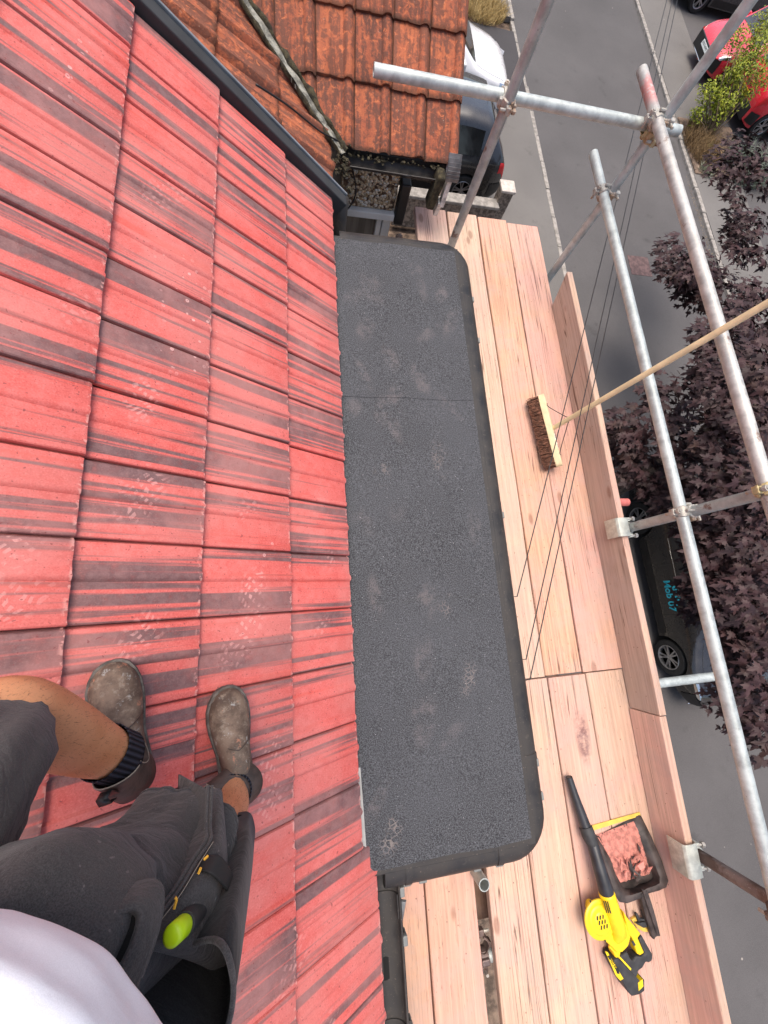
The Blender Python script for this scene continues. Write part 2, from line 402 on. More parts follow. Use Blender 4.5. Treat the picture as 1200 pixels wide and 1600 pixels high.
M['pave'] = mat_asphalt('pavement_asphalt', (.105, .100, .095), (.145, .138, .13))
M['drive'] = mat_asphalt('drive_tarmac', (.040, .038, .040), (.055, .052, .054))
M['conc'] = plain('kerb_concrete', (.27, .25, .225), .9, var=.25, sc=9, bump=.5, bd=.004)
M['stone'] = plain('old_wall_stone', (.20, .165, .135), .95, var=.45, sc=16, bump=.8, bd=.01)
M['cap'] = plain('pale_cap_stone', (.50, .45, .40), .9, var=.15, sc=12, bump=.4, bd=.004)
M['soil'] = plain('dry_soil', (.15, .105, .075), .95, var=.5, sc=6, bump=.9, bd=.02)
M['white'] = plain('white_upvc', (.70, .70, .68), .4, var=.06, sc=7)
M['whited'] = plain('peeling_white_paint', (.60, .58, .55), .7, var=.25, sc=30, bump=.4)
M['black'] = plain('black_plastic', (.014, .014, .015), .45, var=.2, sc=9)
M['rubber'] = plain('tyre_rubber', (.018, .018, .018), .75, var=.25, sc=30, bump=.2)
M['lead'] = plain('grey_lead', (.17, .175, .18), .55, .3, var=.3, sc=14, bump=.3)
M['slate'] = plain('dark_verge_trim', (.026, .029, .032), .7, var=.18, sc=6)
M['mortar'] = plain('valley_mortar', (.24, .235, .20), .9, var=.5, sc=26, bump=.9, bd=.01)
M['mossd'] = plain('dark_moss', (.05, .042, .022), .95, var=.6, sc=40, bump=.9, bd=.01)
M['render'] = plain('house_render', (.46, .42, .36), .9, var=.12, sc=5, bump=.3)
M['clip'] = plain('grey_clip', (.17, .18, .17), .5, var=.1)
M['yellow'] = plain('yellow_plastic', (.80, .56, .012), .38, var=.08, sc=25)
M['grip'] = plain('dark_grip_rubber', (.030, .031, .033), .65, var=.25, sc=30, bump=.15)
M['bltube'] = plain('black_tube_plastic', (.022, .024, .028), .36, var=.35, sc=14)
M['pan'] = plain('dusty_black_pan', (.045, .035, .032), .55, var=.55, sc=18, bump=.2)
M['lip'] = plain('yellow_pan_lip', (.66, .45, .08), .5, var=.12, sc=20)
M['dust'] = plain('pink_tile_dust', (.56, .22, .175), .95, var=.28, sc=45, bump=1, bd=.006)
M['broomw'] = plain('pale_broom_wood', (.74, .60, .36), .55, var=.10, sc=18)
M['brist'] = plain('brown_bristle', (.17, .075, .045), .8, var=.45, sc=60)
M['glass'] = mat_paint('car_glass', (.012, .014, .016), .05)
M['alloy'] = plain('alloy_wheel', (.42, .42, .43), .28, .8, var=.1)
M['chrome'] = plain('chrome_trim', (.7, .7, .7), .12, 1.0, var=.03)
M['lime'] = plain('lime_handle', (.52, .78, .01), .35, var=.03)
def mat_pane():
    t = NT('window_glass'); o = t.obj(); n = t.noise(t.map(o, (14, 1, 1)), 1, 3)
    return t.fin(t.mix(t.ramp(n, .35, .65), (.09, .08, .07), (.24, .21, .18)), .12, 0, .6)
M['pane'] = mat_pane()
def mat_dash():
    t = NT('pebble_dash'); p = t.pos(); d = t.vor(p, 62); k = t.vor(p, 62, 'F1', 'Color'); s_ = t.sep(k)
    c = t.mix(s_[0], (.38, .26, .14), (.78, .66, .48)); c = t.mix(t.ramp(s_[1], .72, .80), c, (.78, .72, .62)); c = t.mix(t.ramp(s_[2], .74, .80), c, (.12, .075, .05))
    c = t.mix(t.ramp(d, .60, .85), c, (.14, .09, .055))
    t.bump(t.ramp(d, .7, .0), 1.0, .012)
    return t.fin(c, .8, 0, .3)
M['dash'] = mat_dash()
# ================================================================ ground and street
GZ = -Z0
def sheet(name, mat, x0, x1, y0, y1, z, kind='structure', nx=1, ny=1):
    b = MB()
    vs = [(x0 + (x1 - x0) * i / nx, y0 + (y1 - y0) * j / ny, z) for i in range(nx + 1) for j in range(ny + 1)]
    b.add(vs, [(i * (ny + 1) + j, (i + 1) * (ny + 1) + j, (i + 1) * (ny + 1) + j + 1, i * (ny + 1) + j + 1) for i in range(nx) for j in range(ny)])
    o = b.build(name, mat); o['kind'] = kind; return o
sheet('ground', M['soil'], -400, 400, -400, 400, GZ - .14)
sheet('road', M['road'], 6.38, 11.19, -60, 120, GZ - .065)
def slab(name, mat, x0, x1, y0, y1, top=GZ, th=.12):
    b = MB(); b.box(((x0 + x1) / 2, (y0 + y1) / 2, top - th / 2), (x1 - x0, y1 - y0, th)); o = b.build(name, mat); o['kind'] = 'structure'; return o
slab('pavement', M['pave'], 4.45, 6.27, -60, 13.1)
slab('pavement', M['pave'], 4.45, 6.27, 16.6, 120)
slab('driveway', M['drive'], -2, 6.27, 13.104, 16.0, GZ - .004)
slab('driveway', M['drive'], -2, 4.446, 8.75, 13.1, GZ - .006)
slab('pavement', M['pave'], 11.32, 13.0, -60, 120)
slab('driveway', M['road'], 13.004, 26, -10, 60, GZ - .01)
slab('garden_soil', M['soil'], 1.2, 4.446, -12, 8.2, GZ - .02)  # brown soil; its dark tone also stands in for shade below the platform
# kerbs laid stone by stone
def kerb(name, x0, x1, y0, y1, skip=None):
    b = MB(); y = y0; rr = random.Random(3)
    while y < y1:
        L = .914
        dz = -.045 if (skip and skip[0] < y < skip[1]) else 0
        b.box(((x0 + x1) / 2 + rr.uniform(-.006, .006), y + L / 2, GZ - .055 + dz / 1 + rr.uniform(-.004, .004)), (x1 - x0, L - .012, .12)); y += L
    o = b.build(name, M['conc'], bevel=.015); o['kind'] = 'structure'; return o
kerb('kerb', 6.275, 6.385, -20, 60, (13, 16)); kerb('kerb', 11.19, 11.31, -20, 60)
b = MB(); b.box((4.5, 14.6, GZ + .02), (.25, 4.0, .06)); o = b.build('kerb', M['conc'], bevel=.01); o['kind'] = 'structure'
# reddish patch of old surfacing in the road
q = G(998, 417, GZ - .096)
b = MB(); b.box((q.x, q.y, GZ - .063), (.62, .60, .008)); o = b.build('road_patch', plain('reddish_patch', (.12, .075, .072), .9, var=.3, sc=8, bump=.5)); o['kind'] = 'structure'
# drain grate in the gutter
t = thing('drain_grate', 'black slotted iron drain grate set in the road beside the kerb at the bottom right', 'drain', G(1150, 1580, GZ - .09))
gc = BASE[t.name]
b = MB()
for s_ in (-1, 1):
    b.box(gc + Vector((s_ * .19, 0, 0)), (.035, .62, .03)); b.box(gc + Vector((0, s_ * .30, 0)), (.345, .03, .03))
b.build('frame', M['lead'], t, bevel=.004)
b = MB()
for i in range(9): b.box(gc + Vector((0, -.26 + i * .065, .002)), (.34, .030, .026))
b.build('bars', M['lead'], t, bevel=.004)
b = MB(); b.box(gc + Vector((0, 0, -.004)), (.345, .57, .012)); b.build('pit', M['black'], t)

# ================================================================ tiled roof builder
def tile_field(b, origin, up, across, nrm, prof, rows, cols, w_, lap=.02, hl=.030, hh=.012, thick=.016, jit=.003, rr=None, nu_extra=0, amp=1.0, skew=0.0, seam=.0):
    """rows: list of (s0, s1) along the slope; cols: list of across positions"""
    rr = rr or random.Random(1)
    us = prof
    for s0, s1 in rows:
        row_j = rr.uniform(-.002, .002)
        for a0 in cols:
            b.r = rr.random(); dz = rr.uniform(-.0015, .0015); tw = rr.uniform(-1, 1) * jit; ds = rr.uniform(-1, 1) * jit * .6
            vs = []; uvs = []
            ts = (0, .03, .5, 1.0)
            n = len(us)
            for ti, t_ in enumerate(ts):
                s_ = s0 + (s1 + lap - s0) * t_
                for u, h in us:
                    e = (rr.uniform(-1, 1) * .0011 + ds + tw * (u - .5)) if ti == 0 else 0
                    hz = (hl + (hh - hl) * t_) + h * amp + dz - (.003 if ti == 0 else 0)
                    vs.append(origin + up * (s_ + e) + across * (a0 + u * w_) + nrm * hz); uvs.append((u, t_))
            for u, h in us:       # underside of the lower edge
                hz = hl - thick + h * amp * .7 + dz
                vs.append(origin + up * (s0 + .002) + across * (a0 + u * w_) + nrm * hz); uvs.append((u, 0))
            fs = []
            for i in range(3):
                for j in range(n - 1): fs.append((i * n + j, i * n + j + 1, (i + 1) * n + j + 1, (i + 1) * n + j))
            for j in range(n - 1): fs.append((4 * n + j, 4 * n + j + 1, j + 1, j))
            # outer sides
            fs.append((4 * n, 0, n, 2 * n, 3 * n)); fs.append((5 * n - 1, 4 * n - 1, 3 * n - 1, 2 * n - 1, n - 1))
            b.add(vs, fs, uvs)

PROF_RED = [(0.004, -.004), (.014, .004), (.03, .0065), (.085, .0065), (.115, .001), (.20, .0025), (.32, .002), (.44, .002), (.495, .003), (.525, .010), (.565, .0125), (.60, .0105),
            (.635, .004), (.66, .002), (.70, .0025), (.82, .002), (.93, .0025), (.965, .001), (.982, -.006), (.999, -.008)]
# ---- our house
house = thing('house', 'house with new red and charcoal streaked roof tiles and a flat black felt roof', 'house', (-2.5, .5, GZ))
b = MB()
rows = [(.0, .281), (.281, .588), (.588, .882), (.882, 1.176)] + [(1.176 + .294 * i, 1.47 + .294 * i) for i in range(9)]
tile_field(b, Vector((XE, 0, ZE)) - NR * .03, UP, Vector((0, 1, 0)), NR, PROF_RED, rows, [-.8 + .2 * i for i in range(14)], .2, rr=random.Random(11), amp=.85)
rows2 = [(-.065, .281)] + rows[1:]
tile_field(b, Vector((XE, 0, ZE)) - NR * .03, UP, Vector((0, 1, 0)), NR, PROF_RED, rows2, [-3.8 + .2 * i for i in range(15)], .2, rr=random.Random(12), amp=.85)
b.build('tiled_slope', M['tile'], house, smooth=True, auto=32)
SL = 3.9   # slope length to the ridge
b = MB()   # deck below the tiles, and the slope behind the ridge
p0 = roofpt(-.02, -3.8, -.05); p1 = roofpt(-.02, 2.0, -.05); p2 = roofpt(SL, 2.0, -.05); p3 = roofpt(SL, -3.8, -.05)
b.add([p0, p1, p2, p3, p0 - NR * .05, p1 - NR * .05, p2 - NR * .05, p3 - NR * .05], [(0, 1, 2, 3), (7, 6, 5, 4), (0, 4, 5, 1), (1, 5, 6, 2), (2, 6, 7, 3), (3, 7, 4, 0)])
b.build('roof_deck', M['black'], house)
rg = roofpt(SL, 0, .0)
b = MB(); tile_field(b, Vector((rg.x, 0, rg.z)) - Vector((-NR.x, 0, NR.z)) * .03 + Vector((-math.cos(TH), 0, -math.sin(TH))) * SL, Vector((math.cos(TH), 0, math.sin(TH))), Vector((0, -1, 0)), Vector((-NR.x, 0, NR.z)), PROF_RED,
    [(.294 * i, .294 * (i + 1)) for i in range(13)], [-2.0 + .2 * i for i in range(29)], .2, rr=random.Random(13))
b.build('rear_slope', M['tile'], house, smooth=True, auto=32)
b = MB(); b.tube([Vector((rg.x, -3.8 + i * .29, rg.z - .02)) for i in range(21)], .10, 14); b.build('ridge', M['tile'], house, smooth=True)
# verge trim up the party line
b = MB()
def verge(y0, y1, h0, h1, s0=-.08, s1=SL):
    vs = []
    for s_ in (s0, s1):
        for y, h in ((y0, h1), (y1, h1), (y1, h0), (y0, h0)): vs.append(roofpt(s_, y, h))
    b.add(vs, [(0, 1, 2, 3), (7, 6, 5, 4), (0, 4, 5, 1), (1, 5, 6, 2), (2, 6, 7, 3), (3, 7, 4, 0)])
verge(2.002, 2.062, -.16, .026); b.build('verge_trim', M['slate'], house, bevel=.006)
b = MB(); verge(2.064, 2.076, -.20, .034); b.build('verge_lip', plain('pale_verge_lip', (.16, .18, .20), .45), house, bevel=.003)
# walls
b = MB()
b.box((-2.75, -.9, (GZ + -1.72) / 2), (5.7, 5.8, -1.72 - GZ)); b.build('wall', M['render'], house)
b = MB(); b.box((.41, .43, (GZ - 1.71) / 2), (.62, 2.36, -1.71 - GZ)); b.build('bay_wall', M['render'], house)
# flat roof
FX0, FX1, FY0, FY1, FZ = .10, .800, -.880, 1.782, -1.597
b = MB()
def feltquad(y0, y1, z, x0=FX0, x1=FX1):
    nx, ny = 10, 12; vs = []
    for i in range(nx + 1):
        for j in range(ny + 1):
            x = x0 + (x1 - x0) * i / nx; y = y0 + (y1 - y0) * j / ny
            e = .0012 * math.sin(x * 31 + y * 7) + .001 * math.sin(y * 19)
            if j in (0, ny): y += .003 * math.sin(x * 17 + j)
            vs.append((x, y, z + e))
    b.add(vs, [(i * (ny + 1) + j, (i + 1) * (ny + 1) + j, (i + 1) * (ny + 1) + j + 1, i * (ny + 1) + j + 1) for i in range(nx) for j in range(ny)])
feltquad(FY0, .01, FZ + .006); feltquad(-.002, .93, FZ); feltquad(.918, FY1, FZ + .0022)
b.build('felt', M['felt'], house, smooth=True)
b = MB(); b.box(((FX0 + FX1) / 2 - .01, (FY0 + FY1) / 2, FZ - .055), (FX1 - FX0 - .02, FY1 - FY0 - .02, .10)); b.build('flat_roof_deck', M['black'], house, bevel=.01)
# black edge strip the felt laps onto
b = MB()
for c, s_ in (((FX1 + .006, (FY0 + FY1) / 2, FZ - .006), (.034, FY1 - FY0 + .05, .008)), ((.45, FY0 - .008, FZ - .0065), (.60, .03, .009)), ((.45, FY1 + .008, FZ - .0065), (.60, .03, .009))): b.box(c, s_)
b.build('edge_strip', M['gut'], house, bevel=.004)
# lead soaker showing under the lowest tiles
b = MB(); b.box((.170, -.74, -1.589), (.022, .36, .003), Matrix.Rotation(.03, 3, 'Z')); b.build('flashing', plain('pale_lead', (.32, .32, .31), .5, var=.15), house)
# gutter round the flat roof and on along the eaves
def arcp(cx, cy, r, a0, a1, n=8): return [(cx + r * math.cos(R(a0 + (a1 - a0) * i / n)), cy + r * math.sin(R(a0 + (a1 - a0) * i / n))) for i in range(n + 1)]
GR = .055; gx, gy0, gy1 = .889 - GR, -.965 + GR, 1.868 - GR; gzt = -1.597
path = [(.20, gy1)] + [(x, gy1) for x in (.35, .55)] + arcp(gx - .10, gy1 - .10, .10, 90, 0) + [(gx, y) for y in (1.3, .9, .5, .1, -.3)] + arcp(gx - .10, gy0 + .10, .10, 0, -90) + [(.55, gy0), (.40, gy0), (.245, gy0)]
def gutter_mesh(b, path, z, rad, lips=True, drop=0):
    n = len(path); rings = []
    for i, (x, y) in enumerate(path):
        p = Vector((x, y)); a = Vector(path[max(0, i - 1)]); c = Vector(path[min(n - 1, i + 1)])
        d = (c - a).normalized(); nn = Vector((d.y, -d.x))   # outward (right of travel)... flipped below by symmetry
        ring = []
        outer = [(math.cos(R(a_)), math.sin(R(a_))) for a_ in range(180, 361, 15)]
        for ca, sa in outer: ring.append(Vector((x - nn.x * rad * ca * -1, y - nn.y * rad * ca * -1, z + sa * rad * .72)))
        for ca, sa in reversed(outer): ring.append(Vector((x + nn.x * (rad - .004) * ca, y + nn.y * (rad - .004) * ca, z + .001 + sa * (rad - .004) * .72)))
        rings.append(ring)
    b.loft(rings, True, True, True)
TRIM = [(-.060, -.020), (-.040, -.006), (-.020, -.003), (.002, -.003), (.020, -.007), (.037, -.016), (.049, -.028), (.054, -.050), (.055, -.066), (.046, -.070), (-.058, -.070)]
def trim_mesh(b, path, grow=0.0):
    rings = []
    for i, (x, y) in enumerate(path):
        a = Vector(path[max(0, i - 1)]); c = Vector(path[min(len(path) - 1, i + 1)]); d = (c - a).normalized()
        rings.append([Vector((x - d.y * (o + grow * (1 if o > 0 else -.3)), y + d.x * (o + grow * (1 if o > 0 else -.3)), gzt + z + (grow if z > -.06 else 0))) for o, z in TRIM])
    b.loft(rings, True, True, True)
b = MB(); trim_mesh(b, path); b.build('flat_roof_edge', M['gut'], house, smooth=True, auto=60)
b = MB(); gutter_mesh(b, [(.240, -.93), (.240, -1.3), (.240, -2), (.240, -4.0)], -1.628, .056); b.build('gutter', M['gut'], house, smooth=True, auto=40)
# rolled front bead, unions, brackets
b = MB(); bead = []
for i, (x, y) in enumerate(path):
    a = Vector(path[max(0, i - 1)]); c = Vector(path[min(len(path) - 1, i + 1)]); d = (c - a).normalized(); bead.append((x - d.y * -GR * 1, y + d.x * -GR * -1 * -1, gzt))
bead = []
for i, (x, y) in enumerate(path):
    a = Vector(path[max(0, i - 1)]); c = Vector(path[min(len(path) - 1, i + 1)]); d = (c - a).normalized()
    bead.append(Vector((x - d.y * GR, y + d.x * GR, gzt)))
b.tube([(.240 + .056, -.95, -1.628), (.240 + .056, -4, -1.628)], .005, 8)
b.build('gutter_bead', M['gut'], house, smooth=True)
def union(x, y, d, z=gzt, r=GR + .004):
    b = MB(); d = Vector(d); b2 = [(x - d.x * .035, y - d.y * .035), (x + d.x * .035, y + d.y * .035)]
    if z == gzt: b2 = [(x - d.x * .012, y - d.y * .012), (x + d.x * .012, y + d.y * .012)]; b2 = b2 if (d.x < 0 or (x > .8)) else b2[::-1]; trim_mesh(b, b2, .0022)
    else: gutter_mesh(b, b2, z, r); gutter_mesh(b, b2, z - .001, r - .010)
    b.build('joint_strap', M['gut'], house, smooth=True, auto=40)
union(.68, gy0, (-1, 0)); union(.33, gy0, (-1, 0)); union(.27, gy1, (1.0, 0)) if False else None; union(gx, -.62, (0, -1)); union(.240, -1.02, (0, 1), -1.628, .060); union(.240, -1.38, (0, 1), -1.628, .060)
for (x, y, dx, dy, z) in [(.33, gy0, 0, -1, gzt), (.39, gy0, 0, -1, gzt), (.60, gy0, 0, -1, gzt), (.69, gy0, 0, -1, gzt), (gx, -.66, 1, 0, gzt), (gx, -.78, 1, 0, gzt), (gx, .37, 1, 0, gzt), (gx, 1.55, 1, 0, gzt), (gx, 1.3, 1, 0, gzt), (.62, gy1, 0, 1, gzt), (.45, gy1, 0, 1, gzt),
                        (.240, -.98, 1, 0, -1.628), (.240, -1.12, 1, 0, -1.628), (.240, -1.36, 1, 0, -1.628), (.240, -2, 1, 0, -1.628)]:
    b = MB(); z -= .060 if z == gzt else 0; cx, cy = x + dx * (GR + .008), y + dy * (GR + .008); lw = .03
    b.box((cx, cy, z - .004), (lw if dx == 0 else .022, lw if dy == 0 else .022, .016)); b.box((x + dx * (GR + .015), y + dy * (GR + .015), z - .022), (lw if dx == 0 else .006, lw if dy == 0 else .006, .036))
    b.build('gutter_clip', M['clip'], house, bevel=.003)
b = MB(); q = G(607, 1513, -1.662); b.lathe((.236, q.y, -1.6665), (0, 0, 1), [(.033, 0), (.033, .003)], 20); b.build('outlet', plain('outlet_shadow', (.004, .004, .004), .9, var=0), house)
b = MB(); b.lathe((.236, q.y, -1.6), (0, 0, -1), [(.036, .071), (.036, 1.2)], 16); b.build('downpipe', M['black'], house, smooth=True, auto=40)

# ---- neighbour's house
PROF_OLD = [(0, -.002), (.02, .003), (.10, .002), (.30, .003), (.36, .008), (.42, .003), (.60, .002), (.70, .003), (.74, .014), (.79, .021), (.86, .022), (.92, .016), (.95, .004), (.985, -.003), (1, -.004)]
nb = thing('neighbour_house', 'neighbouring house with old orange lichen stained tiles and a mossy valley', 'house', (-2.5, 6, GZ))
a30 = R(30); U1 = Vector((-math.cos(a30), 0, math.sin(a30))); N1 = Vector((math.sin(a30), 0, math.cos(a30)))
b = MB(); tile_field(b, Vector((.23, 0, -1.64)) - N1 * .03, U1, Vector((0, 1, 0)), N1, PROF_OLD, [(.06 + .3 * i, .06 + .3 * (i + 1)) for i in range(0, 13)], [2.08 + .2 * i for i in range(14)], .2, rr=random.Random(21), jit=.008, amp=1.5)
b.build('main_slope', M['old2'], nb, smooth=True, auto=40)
U2 = Vector((0, math.cos(a30), math.sin(a30))); N2 = Vector((0, -math.sin(a30), math.cos(a30)))
b = MB(); tile_field(b, Vector((0, 2.43, -1.62)) - N2 * .03, U2, Vector((1, 0, 0)), N2, PROF_OLD, [(.288 * i, .288 * (i + 1)) for i in range(9)], [.705 - .2 * i for i in range(16)], .2, rr=random.Random(22), jit=.009)
b.build('wing_slope', M['old'], nb, smooth=True, auto=40)
ry, rz = 2.43 + 2.59 * math.cos(a30), -1.62 + 2.59 * math.sin(a30)
b = MB(); tile_field(b, Vector((0, ry + 2.59 * math.cos(a30), -1.62)), Vector((0, -math.cos(a30), math.sin(a30))), Vector((-1, 0, 0)), Vector((0, math.sin(a30), math.cos(a30))), PROF_OLD, [(.288 * i, .288 * (i + 1)) for i in range(9)], [-.905 + .2 * i for i in range(16)], .2, rr=random.Random(23))
b.build('wing_rear_slope', M['old'], nb, smooth=True, auto=40)
b = MB(); b.tube([(x, ry, rz + .01) for x in (-2.4, -1, 0, .9)], .10, 12); b.build('ridge', M['old'], nb, smooth=True)
# valley mortar with moss
b = MB(); rr = random.Random(4); bl = MB(); br_ = MB()
vp = lambda x: Vector((x, 2.625 - x, -1.64 + (.23 - x) * math.tan(a30)))
vd = (vp(-1) - vp(0)).normalized(); vs_ = Vector((1, 1, 0)).normalized()
def ribbon(b, off0, off1, h, seed, x0=.25, x1=-1.9, n=90, wob=.012):
    pl = []; 
    for i in range(n + 1):
        x = x0 + (x1 - x0) * i / n; p = vp(x)
        w0 = off0 + wob * noise.noise(Vector((i * .45, seed, 0))); w1 = off1 + wob * noise.noise(Vector((i * .45, seed + 9, 0)))
        hh = h + .008 * noise.noise(Vector((i * .9, seed, 3)))
        a = p + vs_ * w0; c = p + vs_ * w1
        pl.append([a + Vector((0, 0, abs(w0) * .41 + hh - .02)), a + Vector((0, 0, abs(w0) * .41 + hh)), p * 0 + (a + c) / 2 + Vector((0, 0, abs(w0 + w1) / 2 * .41 + hh + .006)), c + Vector((0, 0, abs(w1) * .41 + hh)), c + Vector((0, 0, abs(w1) * .41 + hh - .02))])
    b.loft(pl, False)
ribbon(b, -.028, .014, .030, 1, wob=.020); b.build('valley_mortar', M['mortar'], nb, smooth=True)
ribbon(bl, .010, .030, .036, 2, wob=.030); ribbon(bl, -.038, -.024, .031, 5, wob=.026); bl.build('valley_moss', M['mossd'], nb, smooth=True)
# lumps of debris at the foot of the valley
b = MB()
for i in range(70):
    p = Vector((.235 + rr.gauss(0, .022), 2.40 + rr.gauss(0, .09), -1.64 + rr.uniform(-.02, .04))); s_ = rr.uniform(.006, .02)
    b.box(p, (s_, s_ * rr.uniform(.6, 1.4), s_ * .7), Matrix.Rotation(rr.uniform(0, 3), 3, 'Z') @ Matrix.Rotation(rr.uniform(0, 1), 3, 'X'))
for i in range(60):
    p = Vector((rr.uniform(.28, .84), 2.425 + rr.gauss(0, .010), -1.650 + rr.uniform(-.01, .012))); s_ = rr.uniform(.005, .014)
    b.box(p, (s_ * rr.uniform(.6, 2), s_, s_ * .7), Matrix.Rotation(rr.uniform(0, 3), 3, 'Z') @ Matrix.Rotation(rr.uniform(0, 1), 3, 'X'))
o = b.build('debris', M['mossd'], nb); o['kind'] = 'stuff'
b = MB(); b.box((.255, 2.36, -1.655), (.05, .04, .03), Matrix.Rotation(.5, 3, 'Z')); b.build('broken_tile', M['old'], nb, bevel=.006)
# gutter, fascia, walls
b = MB(); gutter_mesh(b, [(.25, 2.412), (.5, 2.410), (.80, 2.407)], -1.672, .042); b.build('gutter', M['gut'], nb, smooth=True, auto=40)
b = MB(); gutter_mesh(b, [(.585, 2.409), (.635, 2.409)], -1.672, .046); b.build('gutter_union', M['black'], nb, smooth=True)
b = MB(); b.box((.56, 2.468, -1.675), (.62, .02, .05)); b.build('fascia', M['black'], nb)
b = MB(); b.box((-1.2, 2.59 + 1.9, (-1.76 + GZ) / 2), (3.66, 3.8, -1.76 - GZ)); b.build('wall', M['render'], nb)
b = MB(); b.box((.436, 2.53, -1.850), (.350, .06, .30)); b.build('pebble_dash_panel', M['dash'], nb, bevel=.012)
b = MB(); b.box((-2.9, 8, (-1.8 + GZ) / 2), (3.4, 8, -1.8 - GZ)); b.build('rear_wall', M['render'], nb)
wn = MB(); wn.box((.436, 2.515, -2.025), (.365, .085, .045)); wn.box((.53, 2.525, -2.40), (.035, .05, .70)); wn.box((.580, 2.528, -2.40), (.055, .06, .70)); wn.box((.270, 2.525, -2.40), (.03, .05, .70))
wf = wn.build('window', M['white'], nb, bevel=.005)
pn = MB(); pn.box((.42, 2.538, -2.40), (.27, .01, .72)); pn.build('pane', M['pane'], wf)
b = MB(); b.box((.652, 2.50, -1.93), (.062, .07, .26)); b.build('hopper', M['black'], nb, bevel=.008)
# verge end: lead cap, dark bracket and peeling white board
b = MB()
for i in range(7):
    a = R(-10 + 25 * i); b.box((.855 + .002 * i, 2.375 - .035 * math.sin(R(15 * i)), -1.545 - i * .016), (.075, .012, .022), Matrix.Rotation(-.5 + .1 * i, 3, 'X'))
b.build('lead_cap', M['lead'], nb)
b = MB(); b.box((.800, 2.38, -1.735), (.050, .09, .19), Matrix.Rotation(.10, 3, 'Y')); b.build('bracket', M['mossd'], nb, bevel=.01)
b = MB(); b.box((.862, 2.37, -1.735), (.028, .04, .16)); b.box((.850, 2.385, -1.84), (.026, .04, .10), Matrix.Rotation(.25, 3, 'X')); b.build('bargeboard', M['whited'], nb, bevel=.002)
b = MB(); b.box((.865, 2.43 + 1.15, -1.74 + .66), (.03, 2.7, .15), Matrix.Rotation(a30, 3, 'X')); b.build('bargeboard', M['whited'], nb)
b = MB()
def cable(b, pts, r, n=6, sub=6):
    P = [Vector(p) for p in pts]; out = []
    for i in range(len(P) - 1):
        p0, p1, p2, p3 = P[max(0, i - 1)], P[i], P[i + 1], P[min(len(P) - 1, i + 2)]
        for k in range(sub):
            t_ = k / sub; out.append(.5 * ((2 * p1) + (p2 - p0) * t_ + (2 * p0 - 5 * p1 + 4 * p2 - p3) * t_ * t_ + (3 * p1 - p0 - 3 * p2 + p3) * t_ ** 3))
    out.append(P[-1]); b.tube(out, r, n)
b.tube([(.235, 2.20, -1.72), (.235, 2.20, -2.2), (.235, 2.20, GZ)], .042, 16); b.build('downpipe', M['gut'], nb, smooth=True)
b = MB(); cable(b, [G(400, 132, -1.29), G(450, 165, -1.39), G(500, 205, -1.53), G(530, 222, -1.60), G(545, 245, -1.7), G(556, 290, -1.85), G(553, 312, -1.9), G(540, 330, -1.9), G(526, 340, -1.85)], .0045); b.build('cable', M['black'], nb, smooth=True)

# garden wall with pillar
t = thing('garden_wall', 'low weathered stone garden wall ending in a pale capped pillar beside the drive', 'wall', (3.3, 8.45, GZ))
b = MB(); b.box((3.2, 8.45, GZ + .33), (2.3, .20, .66)); b.build('wall', M['stone'], t, bevel=.02)
b = MB(); b.box((3.2, 8.45, GZ + .70), (2.3, .26, .07)); b.build('coping', M['conc'], t, bevel=.015)
b = MB(); b.box((4.45, 8.60, GZ + .48), (.28, .28, .96)); pl = b.build('pillar', M['stone'], t, bevel=.02)
b = MB(); b.box((4.45, 8.60, GZ + .99), (.33, .33, .06)); b.build('cap', M['cap'], pl, bevel=.015)

# ================================================================ scaffold
BZ = -1.97
def board(x0, x1, y0, y1, mat, label, z=BZ, yaw=0.0, seed=0, group='scaffold boards of the platform', cut=None, th=.038):
    b = MB(); rr = random.Random(seed); n = 14; b.r = rr.random(); xc = (x0 + x1) / 2; hw = (x1 - x0) / 2
    rings = []
    for i in range(n + 1):
        y = y0 + (y1 - y0) * i / n; o = yaw * (y - (y0 + y1) / 2) + .0012 * math.sin(i * 1.3 + seed); zz = z + .0022 * math.sin(i * .7 + seed * 1.7)
        a = xc - hw + o + rr.uniform(-.0006, .0006); c = xc + hw + o + rr.uniform(-.0006, .0006); cp = rr.uniform(-.001, .0015)
        rings.append([(a, y, zz - th), (c, y, zz - th), (c, y, zz - .004), (c - .004, y, zz), (xc + o, y, zz + cp), (a + .004, y, zz), (a, y, zz - .004)])
    if cut:
        for k in range(7): p = rings[-1][k]; rings[-1][k] = (p[0], p[1] - cut * (p[0] - x0) / (x1 - x0), p[2])
    b.loft(rings)
    o = b.build('scaffold_board', mat, bevel=.0015, seg=1); tag(o, label, 'board', group); return o
BO = dict(
    a=mat_board('board_pale_pink', (.58, .42, .33), .6, 0.3), b=mat_board('board_tan', (.60, .44, .32), .45, 3.7),
    c=mat_board('board_orange', (.62, .36, .235), .6, 8.2), d=mat_board('board_pink', (.60, .36, .26), .85, 5.1),
    e=mat_board('board_stained', (.58, .37, .28), .7, 11.3, [(1.335, -.70, 90, .17, .05, .9)]), f=mat_board('board_orange_pale', (.62, .42, .30), .5, 15.9),
    g=mat_board('board_dusty', (.56, .38, .28), .8, 21.0), t=mat_board('toe_board_grey', (.44, .33, .265), .25, 27.7, scr=False), u=mat_board('toe_board_dusty', (.66, .44, .35), .7, 31.1, scr=False))
board(.752, .966, -.405, 2.535, BO['a'], 'pale pink scaffold board nearest the black gutter, on the far bay', yaw=-.001, seed=1)
board(.972, 1.182, -.408, 2.525, BO['b'], 'pale tan scaffold board under the broom bristles, second from the gutter on the far bay', yaw=.0, seed=2)
board(1.188, 1.398, -.404, 2.515, BO['c'], 'orange scaffold board under the broom head on the far bay, third from the gutter', yaw=.002, seed=3)
